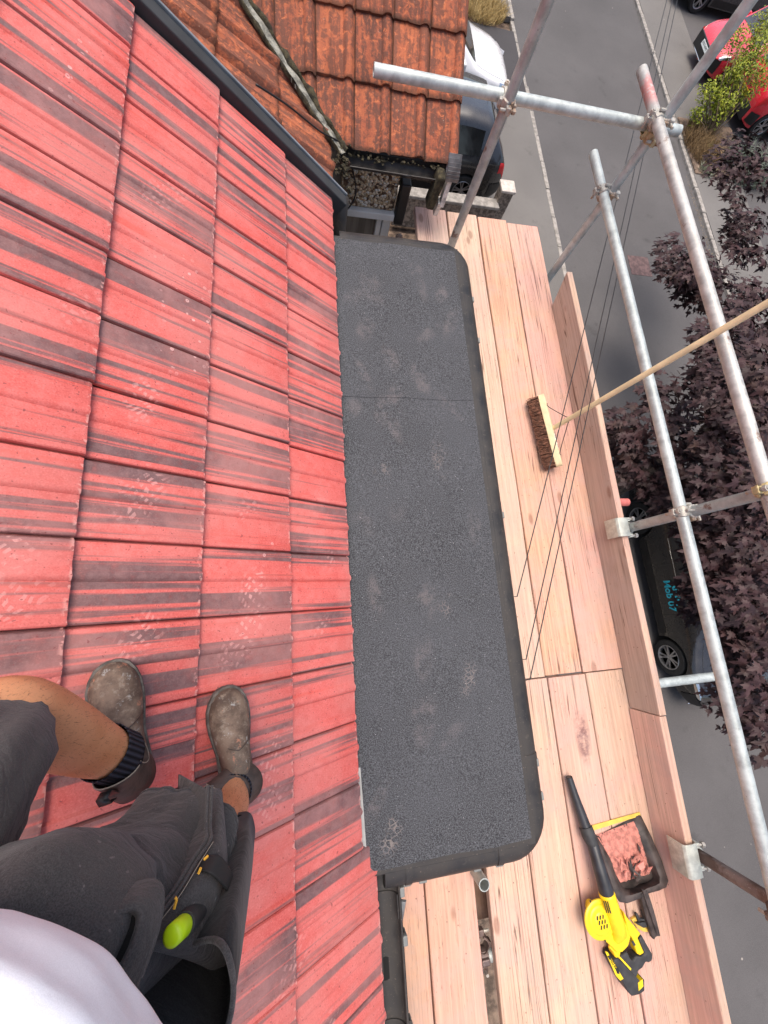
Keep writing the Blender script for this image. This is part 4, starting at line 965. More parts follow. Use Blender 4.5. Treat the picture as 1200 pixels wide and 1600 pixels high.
def lerp_profile(pts, x):
    for (x0, z0), (x1, z1) in zip(pts, pts[1:]):
        if x <= x1:
            f = max(0, min(1, (x - x0) / (x1 - x0))); return z0 + (z1 - z0) * f
    return pts[-1][1]
def smooth_profile(pts, x, k=.10): return (lerp_profile(pts, x - k) + 2 * lerp_profile(pts, x) + lerp_profile(pts, x + k)) / 4
def car(label, paint, cx, cy, cz, heading, L=4.2, W=1.78, H=1.48, name='parked_car', group='cars parked along the street', lamp='front', plate=None, suv=False, wb=None, rimmat=None, group_=None):
    t = thing(name, label, 'car', (cx, cy, cz), group); rot = Matrix.Rotation(R(heading), 3, 'Z'); O = Vector((cx, cy, cz))
    wb = wb or L * .62; xf = L / 2 - .82; xr = xf - wb; rt = .325; ra = .385
    hd_ = .92 if suv else .84
    top = [(-L / 2, .62), (-L / 2 + .05, .98), (-L / 2 + .16, 1.08), (-L / 2 + .58, H - .06), (-L / 2 + 1.1, H), (.15, H), (.45, H - .05), (L / 2 - 1.15, hd_ + .16), (L / 2 - .9, hd_ + .08), (L / 2 - .35, hd_ - .04), (L / 2 - .10, hd_ - .14), (L / 2, hd_ - .36)]
    belt = [(-L / 2, .60), (-L / 2 + .10, .98), (-L / 2 + .5, .98), (0, .93), (L / 2 - 1.1, .90), (L / 2 - .35, hd_ - .10), (L / 2 - .08, hd_ - .20), (L / 2, hd_ - .38)]
    def sect(x, j):
        """half section point for index j (0..9), positive side"""
        ef = max(0, (x - (L / 2 - .75)) / .75); er = max(0, (-x - (L / 2 - .5)) / .5)
        wv = W / 2 * (1 - .26 * ef ** 2.6 - .14 * er ** 3)
        zb = .22 + .10 * max(ef, er) ** 3
        for xw in (xf, xr):
            if abs(x - xw) < ra: zb = max(zb, rt + math.sqrt(ra * ra - (x - xw) ** 2) - .01)
        bl_ = min(smooth_profile(belt, x, .05), smooth_profile(top, x, .06) - .01); tp = smooth_profile(top, x, .07); cab = max(0, min(1, (tp - bl_ - .06) / .40))
        wr = wv * (.93 - .20 * cab)
        P = [(0, .22), (wv - .24, max(.22, zb - .0)), (wv - .025, zb), (wv, max(zb + .02, .42)), (wv * 1.0, max(zb + .04, .62)), (wv * .985, max(zb + .06, bl_ - .06)), (wv * .955, bl_ + .0),
             (wr + (wv * .955 - wr) * .12 * cab, bl_ + (tp - .05 - bl_) * .86), (wr * .90, tp - .030), (wr * .5, tp - .004), (0, tp)]
        k = int(j); f = j - k
        if k >= len(P) - 1: return P[-1]
        return (P[k][0] * (1 - f) + P[k + 1][0] * f, P[k][1] * (1 - f) + P[k + 1][1] * f)
    xs = sorted(set([round(-L / 2 + L * i / 44, 3) for i in range(45)] + [round(xw + ra * math.cos(R(a)), 3) for xw in (xf, xr) for a in range(0, 181, 20)] + [L / 2 - .03, -L / 2 + .03]))
    def P3(x, j, s_=1, off=0):
        y, z = sect(x, j)
        p = Vector((x, y * s_, z))
        if off:
            y2, z2 = sect(x, j + .05) if j < 9.9 else sect(x, j); y1, z1 = sect(x, j - .05)
            tj = Vector((0, y2 - y1, z2 - z1)); ya, za = sect(x + .01, j); yb, zb_ = sect(x - .01, j); ti = Vector((.02, ya - yb, za - zb_)); nn = ti.cross(tj)
            if nn.length > 1e-9: nn.normalize(); nn = nn if (nn.y > 0 or nn.z > 0.2) else -nn; p = Vector((x, y, z)) + nn * off; p.y *= s_
        return O + rot @ p
    b = MB(); rings = []
    for x in xs: rings.append([P3(x, j) for j in range(11)] + [P3(x, j, -1) for j in range(9, 0, -1)])
    b.loft(rings); body = b.build('body', paint, t, smooth=True, auto=48, weld=.0005)
    def patch(nm, mat, x0, x1, v0, v1, s_, off=.006, parent=t, nx=8, nv=5, both=False, shear=0.0):
        b = MB(); vs = []
        for i in range(nx + 1):
            for k in range(nv + 1):
                v = v0 + (v1 - v0) * k / nv; x = x0 + (x1 - x0) * i / nx + shear * (k / nv - .5)
                vs.append(P3(x, v, s_, off))
        fs = [(i * (nv + 1) + k, (i + 1) * (nv + 1) + k, (i + 1) * (nv + 1) + k + 1, i * (nv + 1) + k + 1) for i in range(nx) for k in range(nv)]
        b.add(vs, fs)
        if both: 
            b.add([P3(x0 + (x1 - x0) * i / nx, v0 + (v1 - v0) * k / nv, -1, off) for i in range(nx + 1) for k in range(nv + 1)], [tuple(reversed(f)) for f in fs])
        return b.build(nm, mat, parent, smooth=True)
    ws0, ws1 = .42, L / 2 - 1.12
    for s_ in (1, -1):
        patch('side_window', M['glass'], -L / 2 + .75, -.32, 6.15, 6.95, s_, parent=t); patch('side_window', M['glass'], -.24, .50, 6.15, 6.95, s_, shear=.0)
        patch('door_trim', M['black'], xr + .45, xf - .45, 2.15, 3.0, s_, .004)
        b = MB(); hp = P3(-.45, 5.0, s_, .02); b.box(hp, (.17, .02, .025), rot); b.build('door_handle', paint, t, bevel=.005)
        b = MB(); mp = P3(.72, 6.0, s_, .10); b.box(mp + Vector((0, 0, .05)), (.12, .20, .13), rot); b.build('mirror', paint, t, bevel=.03, seg=3)
        if True:
            patch('headlight', M['chrome'] if lamp == 'front' else M['glass'], L / 2 - .42, L / 2 - .12, 5.1, 7.0, s_, .005)
            patch('tail_light', plain('red_lamp', (.55, .02, .025), .2, var=.05), -L / 2 + .04, -L / 2 + .22, 4.6, 6.1, s_, .006)
        b = MB(); b.tube([P3(x, 5.0, s_, .004) for x in [xr + .5 + i * .1 for i in range(int((xf - xr - 1) / .1) + 1)]], .004, 5); b.build('crease', paint, t)
        b = MB()
        for xd in (-.28, .62, -1.1): b.tube([P3(xd, v, s_, .001) for v in (2.6, 3.5, 4.3, 5.2, 6.0)], .0045, 5)
        b.build('door_gap', M['black'], t)
    patch('windscreen', M['glass'], ws0 + .06, ws1, 8.15, 9.999, 1, .006, nx=8, nv=6, both=True)
    patch('rear_window', M['glass'], -L / 2 + .20, -L / 2 + .56, 8.2, 9.999, 1, .006, both=True)
    patch('grille', M['black'], L / 2 - .035, L / 2 - .002, 3.3, 10.9, 1, .012, nx=4, nv=8, both=True)
    patch('front_bumper', M['black'], L / 2 - .22, L / 2 - .01, 2.4, 4.1, 1, .012); patch('front_bumper', M['black'], L / 2 - .22, L / 2 - .01, 2.4, 4.1, -1, .012)
    patch('rear_bumper', M['black'], -L / 2 + .01, -L / 2 + .3, 2.4, 3.8, 1, .012); patch('rear_bumper', M['black'], -L / 2 + .01, -L / 2 + .3, 2.4, 3.8, -1, .012)
    b = MB(); b.tube([O + rot @ Vector((L / 2 + .012, y * .62, .26 + 0 * y)) for y in (-1, -.5, 0, .5, 1)], .016, 8); b.build('bumper_strip', M['chrome'], t, smooth=True)
    # bonnet and roof seams
    b = MB(); 
    for s_ in (1, -1): b.tube([P3(x, 8.05, s_, .001) for x in [L / 2 - 1.1 + i * .1 for i in range(9)]], .004, 5)
    b.build('bonnet_gap', M['black'], t)
    if plate:
        kind, pm = plate; s_ = 1 if kind == 'front' else -1
        b = MB(); b.box(O + rot @ Vector((s_ * (L / 2 - .005), 0, .43)), (.04, W * .74, .34), rot); b.build('lower_bumper', M['black'], t, bevel=.03, seg=3)
        b = MB(); pc = O + rot @ Vector((s_ * (L / 2 + .022), 0, .50 if kind == 'front' else .62)); b.box(pc, (.012, .52, .115), rot @ Matrix.Rotation(-.12 * s_, 3, 'Y')); pl = b.build('number_plate', pm, t, bevel=.003)
        b = MB(); ya = rot @ Vector((0, -s_ * -1, 0)); za = Vector((0, 0, 1)); glyphs(b, pc + rot @ Vector((s_ * .008, 0, 0)) - ya * .23, ya, za, .46, .075, 7, random.Random(int(cx * 10))); b.build('plate_characters', M['black'], pl)
    for xw in (xf, xr):
        for s_ in (1, -1):
            c = O + rot @ Vector((xw, s_ * (W / 2 - .115), rt)); axv = rot @ Vector((0, s_, 0))
            wt = bpy.data.objects.new('wheel', None); col.objects.link(wt); wt.parent = t; BASE[wt.name] = BASE[t.name]
            b = MB(); b.lathe(c, axv, [(.19, -.10), (rt - .02, -.10), (rt, -.075), (rt + .002, .0), (rt, .075), (rt - .02, .10), (.225, .105), (.215, .09), (.21, .0)], 40, caps=False); b.build('tyre', M['rubber'], wt, smooth=True, auto=40)
            b = MB(); b.lathe(c, axv, [(.222, .098), (.212, .104), (.200, .098), (.198, .03)], 40, caps=False)
            b.lathe(c, axv, [(.0, .080), (.035, .082), (.05, .072)], 16)
            u_ = axv.orthogonal().normalized(); v_ = axv.cross(u_)
            for k in range(10):
                a = R(72 * (k // 2) + (11 if k % 2 else -11) + 20); d = u_ * math.cos(a) + v_ * math.sin(a); d2 = axv.cross(d)
                b.add([c + d * .03 + d2 * .014 + axv * .085, c + d * .03 - d2 * .014 + axv * .085, c + d * .203 - d2 * .012 + axv * .075, c + d * .203 + d2 * .012 + axv * .075, c + d * .03 + d2 * .014 + axv * .06, c + d * .03 - d2 * .014 + axv * .06, c + d * .203 - d2 * .012 + axv * .05, c + d * .203 + d2 * .012 + axv * .05],
                      [(0, 1, 2, 3), (0, 4, 5, 1), (2, 6, 7, 3), (1, 5, 6, 2), (0, 3, 7, 4)])
            b.build('rim', rimmat or M['alloy'], wt, smooth=True, auto=35)
            b = MB(); b.lathe(c, axv, [(.0, .03), (.199, .03)], 24); b.build('brake_shadow', M['black'], wt)
    return t, P3
mp = lambda n, c, **k: mat_paint(n, c, **k)
RGZ = GZ - .065
c1, P1 = car('dark car parked on the road under the maroon tree, with turquoise lettering on its door', mp('dark_brown_black_paint', (.009, .008, .008)), 7.50, .10, RGZ, -90, L=4.45, W=1.80, H=1.50, wb=2.67)
BASE['_'] = Vector((0, 0, 0))
for txt, v, dx in (('Mob 07', 4.25, .0), ('Tel 02', 4.85, .0)):
    me = text_mesh(txt, .18); o = bpy.data.objects.new('lettering', me); col.objects.link(o); o.parent = c1
    me.materials.clear(); me.materials.append(plain('turquoise_lettering', (.02, .38, .52), .5, var=.05))
    a = P1(.0 + dx, v - .2, -1, .030); up_ = (P1(.0, v + .2, -1, .030) - a).normalized(); ax_ = (P1(.20, v - .2, -1, .030) - a).normalized(); nn = ax_.cross(up_)
    o.matrix_local = Matrix.Translation(a - BASE[c1.name]) @ Matrix((ax_, up_, nn)).transposed().to_4x4()
car('glossy black car on the drive with its red tail light towards the street', mp('black_paint', (.010, .010, .012)), 2.35, 10.12, GZ, 180, L=4.5, W=1.86, H=1.62, suv=True, plate=('rear', plain('yellow_plate', (.75, .50, .03), .4, var=.03)))
car('white car on the drive beyond the black car, bonnet towards the street', mp('white_paint', (.72, .72, .73)), 3.12, 13.05, GZ, 0, L=4.4, W=1.82, H=1.46)
car('dark grey car half hidden behind the old roof, beyond the white car', mp('dark_grey_paint', (.03, .032, .036)), 2.55, 16.6, GZ, 0, L=4.3, H=1.5)
car('red car across the street with black bumper and white number plate', mp('red_paint', (.62, .015, .035)), 14.62, 16.25, GZ, 180, L=4.1, W=1.80, H=1.55, plate=('front', plain('white_plate', (.75, .8, .77), .4, var=.02)))
car('red car behind the green shrub showing its yellow rear number plate', mp('bright_red_paint', (.60, .012, .03)), 15.35, 14.38, GZ, 0, L=4.0, W=1.76, H=1.5, plate=('rear', plain('yellow_rear_plate', (.80, .48, .02), .4, var=.03)))
car('dark grey car at the top edge beyond the red car', mp('charcoal_paint', (.035, .035, .038)), 14.9, 20.0, GZ, 180, L=4.5, H=1.55, suv=True)

# ================================================================ plants
def maple_leaf(b, c, n, d, s, r):
    n = n.normalized(); d = (d - n * d.dot(n)).normalized(); e = n.cross(d); b.r = r
    pts = [(0, -.30), (.10, -.12), (.34, -.22), (.30, -.05), (.62, .10), (.36, .20), (.40, .36), (.20, .30), (.13, .42), (.17, .58), (0, .95), (-.17, .58), (-.13, .42), (-.20, .30), (-.40, .36), (-.36, .20), (-.62, .10), (-.30, -.05), (-.34, -.22), (-.10, -.12)]
    vs = [c + n * (.05 * s)] + [c + e * (x * s) + d * (y * s) - n * (s * .28 * (x * x + max(0, y) ** 2 * .8)) for x, y in pts]
    k = len(pts); b.add(vs, [(0, 1 + i, 1 + (i + 1) % k) for i in range(k)])
t = thing('maple_tree', 'dark maroon leaved maple tree growing at the kerb over the parked dark car', 'tree', (6.12, 1.95, GZ))
b = MB(); rr = random.Random(31)
tb = Vector((6.12, 1.95, GZ)); tt = Vector((6.25, 2.15, -5.0))
b.tube([tb + Vector((0, 0, -.1)), tb + Vector((0, 0, .25)), (tb + tt) / 2 + Vector((.03, .02, 0)), tt, Vector((6.3, 2.4, -4.2)), Vector((6.4, 2.6, -3.4))], [.24, .18, .15, .13, .08, .03], 14)
clumps = [(985, 665, -4.3), (975, 690, -4.7), (1012, 735, -4.5), (1045, 630, -4.2), (1060, 690, -4.1), (1100, 600, -4.2), (1095, 740, -3.9), (1130, 560, -3.9), (1165, 500, -3.8), (1145, 620, -3.5), (1190, 585, -3.3), (1180, 670, -3.2), (1135, 690, -3.6),
          (1060, 790, -4.4), (1110, 800, -3.8), (1155, 760, -3.4), (1195, 760, -3.2), (1104, 868, -4.2), (1140, 860, -3.7), (1190, 850, -3.4), (1100, 940, -4.4), (1120, 930, -4.0), (1170, 930, -3.6), (1200, 960, -3.5), (1160, 1010, -3.9), (1200, 1050, -3.6), (1160, 1090, -4.1), (1195, 1130, -4.0),
          (1140, 262, -4.4), (1165, 240, -4.4), (1195, 280, -4.2), (1150, 310, -4.4), (1150, 345, -4.8), (1175, 350, -4.3), (1195, 400, -4.0), (1160, 390, -4.5), (1150, 372, -4.9), (1185, 460, -4.1)]
cl = [(G(x, y, z), rr.uniform(.32, .50) * (.68 if 300 < y < 470 else 1)) for x, y, z in clumps]
for i in range(46):
    a = rr.uniform(0, 6.28); q_ = math.sqrt(rr.random()); p = Vector((6.6 + 2.5 * q_ * math.cos(a), 2.6 + 3.3 * q_ * math.sin(a), -3.9 - 1.0 * q_ * q_ + rr.uniform(-.5, .1)))
    rx_, ry_ = p.x / -p.z, p.y / -p.z
    if rx_ > 1.42 and p.x > 5.4: cl.append((p, rr.uniform(.45, .65)))
for c, r_ in cl:
    o = Vector((6.3, 2.4, -4.5)) + Vector((rr.uniform(-.1, .1), rr.uniform(-.1, .1), rr.uniform(-.5, .6))); mid = (o + c) / 2 + Vector((0, 0, -.15 + rr.uniform(-.1, .1)))
    if (c - o).xy.length < 2.4: b.tube([o, mid, c + Vector((0, 0, -.12))], [.030, .012, .005], 6)
b.build('trunk', plain('grey_brown_bark', (.085, .062, .048), .95, var=.5, sc=18, bump=.9, bd=.01), t, smooth=True)
b = MB()
for c, r_ in cl:
    nl = int(270 * (r_ / .45) ** 2)
    for i in range(nl):
        u = Vector((rr.gauss(0, 1), rr.gauss(0, 1), rr.gauss(0, .6))).normalized() * (r_ * rr.uniform(.35, 1.12)); u.z *= .55
        p = c + u; out = Vector((u.x, u.y, 0)); out = out.normalized() if out.length > .01 else Vector((1, 0, 0))
        out = (out + Vector((rr.gauss(0, .5), rr.gauss(0, .5), 0)) + Vector((c.x - 6.3, c.y - 2.4, 0)) * .15).normalized()
        nn = Vector((rr.gauss(0, .33), rr.gauss(0, .33), 1)) + out * .35
        maple_leaf(b, p, nn, out + Vector((0, 0, -.5)), rr.uniform(.055, .145), rr.random())
b.build('crown', mat_leaf('maroon_leaf', (.020, .0085, .010), (.060, .030, .032), (.075, .040, .028), .55), t)

def leafy(name, label, cat, base, cl, mat, n, ls, seed, trunk=True, asp=.45):
    t = thing(name, label, cat, base); rr = random.Random(seed); B0 = Vector(base)
    b = MB()
    for c, r_ in cl:
        c = Vector(c)
        for k in range(3):
            e = c + Vector((rr.uniform(-1, 1), rr.uniform(-1, 1), rr.uniform(-.3, .6))) * r_ * .7; b.tube([B0 + Vector((rr.uniform(-.05, .05), rr.uniform(-.05, .05), 0)), (B0 + e) / 2 + Vector((rr.uniform(-.1, .1), rr.uniform(-.1, .1), .1)), e], [.02, .013, .004], 5)
    b.build('stem', plain(name + '_bark', (.14, .10, .06), .9, var=.3), t, smooth=True)
    b = MB()
    for c, r_ in cl:
        c = Vector(c)
        for i in range(int(n * (r_ / .4) ** 2)):
            u = Vector((rr.gauss(0, 1), rr.gauss(0, 1), rr.gauss(0, 1))).normalized() * (r_ * rr.uniform(.3, 1.1)); p = c + u
            nn = (Vector((rr.gauss(0, .6), rr.gauss(0, .6), 1))).normalized(); d = Vector((rr.gauss(0, 1), rr.gauss(0, 1), -.2)); d = (d - nn * d.dot(nn)).normalized(); e = nn.cross(d); s_ = ls * rr.uniform(.6, 1.3); b.r = rr.random()
            b.add([p, p + d * s_ * .5 + e * s_ * asp * .5, p + d * s_ * 1.1 - nn * s_ * .15, p + d * s_ * .5 - e * s_ * asp * .5], [(0, 1, 2, 3)])
    b.build('foliage', mat, t); return t
gl = mat_leaf('yellow_green_leaf', (.10, .15, .012), (.30, .32, .02), (.20, .22, .015), .5)
leafy('green_shrub', 'bright yellow green shrub in front of the red cars across the street', 'shrub', (12.1, 12.9, GZ), [(G(x, y, z), r_) for x, y, z, r_ in [(1185, 70, -5.6, .45), (1170, 100, -5.8, .42), (1150, 115, -5.9, .35), (1190, 120, -5.7, .40), (1195, 40, -5.5, .4), (1130, 135, -6.2, .30), (1110, 160, -6.4, .34), (1135, 165, -6.3, .30), (1120, 180, -6.5, .28), (1100, 190, -6.7, .18), (1125, 150, -6.2, .25), (1090, 178, -6.6, .24), (1150, 60, -5.5, .3), (1105, 140, -6.2, .22), (1160, 150, -6.1, .28), (1160, 90, -5.9, .3)]], gl, 520, .085, 5)
def tuft(name, label, cat, mat, centre, rx, ry, n, h, seed, lean=.35, kind=None):
    b = MB(); rr = random.Random(seed)
    for i in range(n):
        a = rr.uniform(0, 6.28); q_ = math.sqrt(rr.random()); p = Vector((centre[0] + rx * q_ * math.cos(a), centre[1] + ry * q_ * math.sin(a), centre[2])); hh = h * rr.uniform(.5, 1.15)
        d = Vector((rr.gauss(0, lean), rr.gauss(0, lean), 1)).normalized() * hh; s_ = Vector((rr.uniform(-1, 1), rr.uniform(-1, 1), 0)).normalized() * .007; b.r = rr.random()
        b.add([p - s_, p + s_, p + d * .6 + s_ * .7 + Vector((d.x, d.y, 0)) * .1, p + d * .6 - s_ * .7 + Vector((d.x, d.y, 0)) * .1, p + d + Vector((d.x, d.y, -.1 * hh)) * .4], [(0, 1, 2, 3), (3, 2, 4)])
    o = b.build(name, mat, base=centre); tag(o, label, cat)
    if kind: o['kind'] = kind
    return o
tuft('dry_grass', 'patch of straw coloured grass between the driveways', 'grass', mat_leaf('straw', (.34, .24, .09), (.55, .42, .20), (.22, .17, .07), .8), (5.35, 16.7, GZ), .75, .75, 2600, .28, 3, .5, 'stuff')
tuft('brown_weeds', 'brown weeds at the kerb below the green shrub', 'weeds', mat_leaf('brown_weed', (.14, .09, .04), (.30, .20, .10), (.12, .15, .04), .8), (11.85, 12.7, GZ), .55, .9, 1900, .42, 4, .45, 'stuff')
tuft('lavender_bush', 'grey green lavender bush beside the yellow green shrub', 'shrub', mat_leaf('grey_green', (.13, .16, .12), (.26, .30, .24), (.16, .19, .13), .8), (13.2, 12.0, GZ), .75, .65, 2400, .55, 5, .4)
tuft('flowering_weed', 'small green weed with white flowers at the kerb end', 'plant', mat_leaf('weed_green', (.09, .12, .04), (.5, .5, .42), (.13, .15, .06), .8), (11.75, 11.75, GZ), .22, .25, 420, .22, 6, .5)
tuft('kerb_weeds', 'thin line of dry weeds along the far kerb', 'weeds', mat_leaf('kerb_weed', (.20, .14, .07), (.40, .30, .18), (.2, .16, .08), .8), (11.10, 9.6, GZ - .09), .05, 2.0, 700, .06, 7, .8, 'stuff')
b = MB(); b.box((12.35, 12.7, GZ + .01), (2.0, 2.2, .05)); o = b.build('planting_bed', M['soil'], bevel=.02); o['kind'] = 'structure'
t = thing('boundary_wall', 'pale stone boundary wall right of the lavender bush', 'wall', (14.6, 11.9, GZ))
b = MB(); b.box((14.9, 11.7, GZ + .35), (.24, 3.0, .7)); b.build('wall', M['cap'], t, bevel=.02)
# ================================================================ the person
skin = NT('sun_tanned_skin'); _o = skin.obj(); _n = skin.noise(_o, 9, 4); _f = skin.noise(_o, 260, 3, .7)
_c = skin.mix(skin.ramp(_n, .35, .65), (.54, .235, .105), (.64, .31, .16)); _c = skin.mix(skin.ramp(_f, .5, .7, 0, .22), _c, (.30, .12, .06))
_hr = skin.noise(skin.map(_o, (1, 1, .3), rot=(.4, .3, 0)), 420, 2, .6); _c = skin.mix(skin.ramp(_hr, .62, .68, 0, .45), _c, (.14, .06, .03))
skin.p.inputs['Subsurface Weight'].default_value = .08; skin.p.inputs['Subsurface Radius'].default_value = (.02, .008, .004)
skin.bump(_f, .25, .002); M['skin'] = skin.fin(_c, .48, 0, .4)
M['shorts'] = mat_cloth('charcoal_work_cloth', (.054, .051, .052), 700, .35, .9, (.085, .075, .075))
M['shortsd'] = mat_cloth('black_pouch_cloth', (.020, .020, .022), 500, .35, .4)
M['sock'] = NT('ribbed_sock'); _t = M['sock']; _u = _t.sep(_t.uv()); _w = _t.n('TexWave', wave_type='BANDS', bands_direction='X'); _t.L(_t.comb(_u[0], 0.0, 0.0), _w.inputs[0]); _w.inputs['Scale'].default_value = 9.5
_t.bump(_w.outputs['Fac'], .9, .003); M['sock'] = _t.fin(_t.mix(_w.outputs['Fac'], (.006, .006, .009), (.040, .043, .060)), .9, 0, .2)
M['tee'] = mat_cloth('white_cotton', (.84, .87, .94), 1100, .04, .16)
def mat_boot():
    t = NT('dusty_brown_leather'); o = t.obj(); n = t.noise(o, 14, 6, .7); n2 = t.noise(o, 60, 4, .7); n3 = t.noise(o, 5, 3)
    c = t.mix(t.ramp(n, .35, .65), (.075, .050, .038), (.19, .135, .10)); c = t.mix(t.ramp(n2, .52, .7, 0, .6), c, (.30, .25, .20)); c = t.mix(t.ramp(n3, .52, .68, 0, .5), c, (.13, .12, .10))
    c = t.mix(t.ramp(t.noise(o, 21, 5, .8), .585, .65, 0, .75), c, (.42, .19, .12)); c = t.mix(t.ramp(t.noise(o, 32, 5, .8), .60, .66, 0, .5), c, (.42, .44, .44))
    t.bump(t.math('ADD', n, t.math('MULTIPLY', n2, .5)), .5, .004); return t.fin(c, .72, 0, .3)
M['boot'] = mat_boot(); M['sole'] = plain('grey_boot_sole', (.10, .09, .08), .85, var=.4, sc=40, bump=.5)
M['bootd'] = plain('dark_boot_leather', (.055, .038, .032), .6, var=.35, sc=30, bump=.4)
M['thread'] = plain('pale_stitching', (.30, .26, .21), .8); M['tack'] = plain('orange_bartack', (.72, .38, .04), .7); M['elastic'] = plain('brown_elastic', (.07, .052, .042), .85, var=.3, sc=60, bump=.6)

person = thing('person', 'person in charcoal shorts, dusty brown boots and white top standing on the red tiles', 'person', roofpt((XE + .32) / math.cos(TH), -.28, .02))
PB = BASE[person.name]
def skinmesh(name, verts, edges, mat, parent, root=0, sub=2):
    me = bpy.data.meshes.new(name); b_ = BASE[parent.name]
    me.from_pydata([tuple(Vector(v[0]) - b_) for v in verts], edges, []); me.materials.append(mat)
    o = bpy.data.objects.new(name, me); col.objects.link(o); o.parent = parent; BASE[o.name] = b_
    md = o.modifiers.new('skin', 'SKIN'); md.use_smooth_shade = True
    sv = me.skin_vertices
    if not sv:
        bm = bmesh.new(); bm.from_mesh(me); bm.verts.layers.skin.verify(); bm.to_mesh(me); bm.free()
    for i, v in enumerate(verts):
        q_ = me.skin_vertices[0].data[i]; r_ = v[1]; q_.radius = (r_, r_) if not isinstance(r_, tuple) else r_; q_.use_root = (i == root); 
    s_ = o.modifiers.new('sub', 'SUBSURF'); s_.levels = sub; s_.render_levels = sub
    return o
LA, LK, LH = G(207, 1190, -1.02), G(-4, 1100, -.72), Vector((-.44, -.40, -.44))
RAk, RK, RH = G(366, 1230, -1.17), G(312, 1325, -.84), G(-5, 1555, -.50)
h_ = .024
def footframe(toe, heel, tilt):
    n = (NR * tilt + Vector((0, 0, 1)) * (1 - tilt)).normalized(); d = toe - heel; d = (d - n * d.dot(n)).normalized(); return n, d
lt = roofpt((XE + .447) / math.cos(TH), -.098, h_); lh = roofpt((XE + .398) / math.cos(TH), -.375, h_ - .004)
rt_ = roofpt((XE + .232) / math.cos(TH), -.205, h_); rh = roofpt((XE + .203) / math.cos(TH), -.485, h_ - .002)
n_, d_ = footframe(lt, lh, .55); LF = lh + d_ * .15 + n_ * .048; LB = lh + d_ * .065 + n_ * .085
n_, d_ = footframe(rt_, rh, .50); RF = rh + d_ * .15 + n_ * .048; RB_ = rh + d_ * .065 + n_ * .085
V = []; E_ = []
def av(p, r_, par=None):
    V.append((Vector(p), r_)); 
    if par is not None: E_.append((par, len(V) - 1))
    return len(V) - 1
pel = av((-.35, -.40, -.42), .09)
for H_, K_, A_, cpt, foot in ((LH, LK, LA, G(118, 1160, -.875), (LB, LF)), (RH, RK, RAk, G(360, 1282, -1.03), (RB_, RF))):
    h = av(H_, .070, pel); k0 = av((H_ + K_) / 2 + Vector((0, 0, -.03)), .060, h); k = av(K_, .072 if foot[0] is LB else .056, k0); c_ = av(K_ * .45 + cpt * .55, .064 if foot[0] is LB else .050, k); c2 = av(cpt * .6 + A_ * .4, .050 if foot[0] is LB else .040, c_); a_ = av(A_, .036, c2); f_ = av(foot[0], .030, a_); av(foot[1], .022, f_)
sp = av((-.36, -.40, -.18), .125, pel); chs = av((-.37, -.43, .04), .14, sp); nk = av((-.36, -.42, .22), .055, chs); hb_ = av((-.34, -.39, .33), .075, nk); hm = av((-.33, -.375, .41), .088, hb_); av((-.335, -.38, .50), .060, hm)
ns = av((-.285, -.295, .385), .014, hm)
fac = Vector((-.49, .87, 0)).normalized(); lat = Vector((fac.y, -fac.x, 0))
for s_ in (-1, 1): av(V[hm][0] + lat * s_ * .088 + Vector((0, 0, -.01)), .016, hm)
hands = []
for s_, hp in ((-1, Vector((-.15, -.10, .10))), (1, Vector((-.02, -.16, .09)))):
    sh = av(V[chs][0] + lat * s_ * .17 + Vector((0, 0, .09)), .060, chs); el = av(V[chs][0] + lat * s_ * .24 + fac * .06 + Vector((0, 0, -.0 + .03)), .042, sh); el = av(V[chs][0] * .5 + hp * .5 + lat * s_ * .15 + Vector((0, 0, .02)), .036, el); wr_ = av(hp - (hp - V[el][0]).normalized() * .08, .024, el); pm = av(hp, .026, wr_)
    d = (hp - V[wr_][0]).normalized(); sd_ = d.cross(Vector((0, 0, 1))).normalized()
    for k, (o_, L_) in enumerate(((-.030, .060), (-.010, .070), (.010, .072), (.030, .064))):
        m1 = av(hp + d * .035 + sd_ * o_, .010, pm); m2 = av(hp + d * (.035 + L_ * .5) + sd_ * o_ * 1.1 + Vector((0, 0, .006)), .009, m1); av(hp + d * (.035 + L_ * .85) + sd_ * o_ * 1.05 + Vector((0, 0, -.012 + .02)), .008, m2)
    th_ = av(hp + sd_ * (-.035 * s_) + d * .0, .011, pm); av(hp + sd_ * (-.055 * s_) + d * .035, .009, th_)
body = skinmesh('body', V, E_, M['skin'], person, pel)
b = MB(); hc_ = Vector((-.34, -.385, .44)); b.lathe(hc_, (0, 0, 1), [(.100, -.06), (.108, -.01), (.100, .045), (.070, .085), (.02, .102), (.0, .103)], 20); b.build('hair', M['bootd'], person, smooth=True)

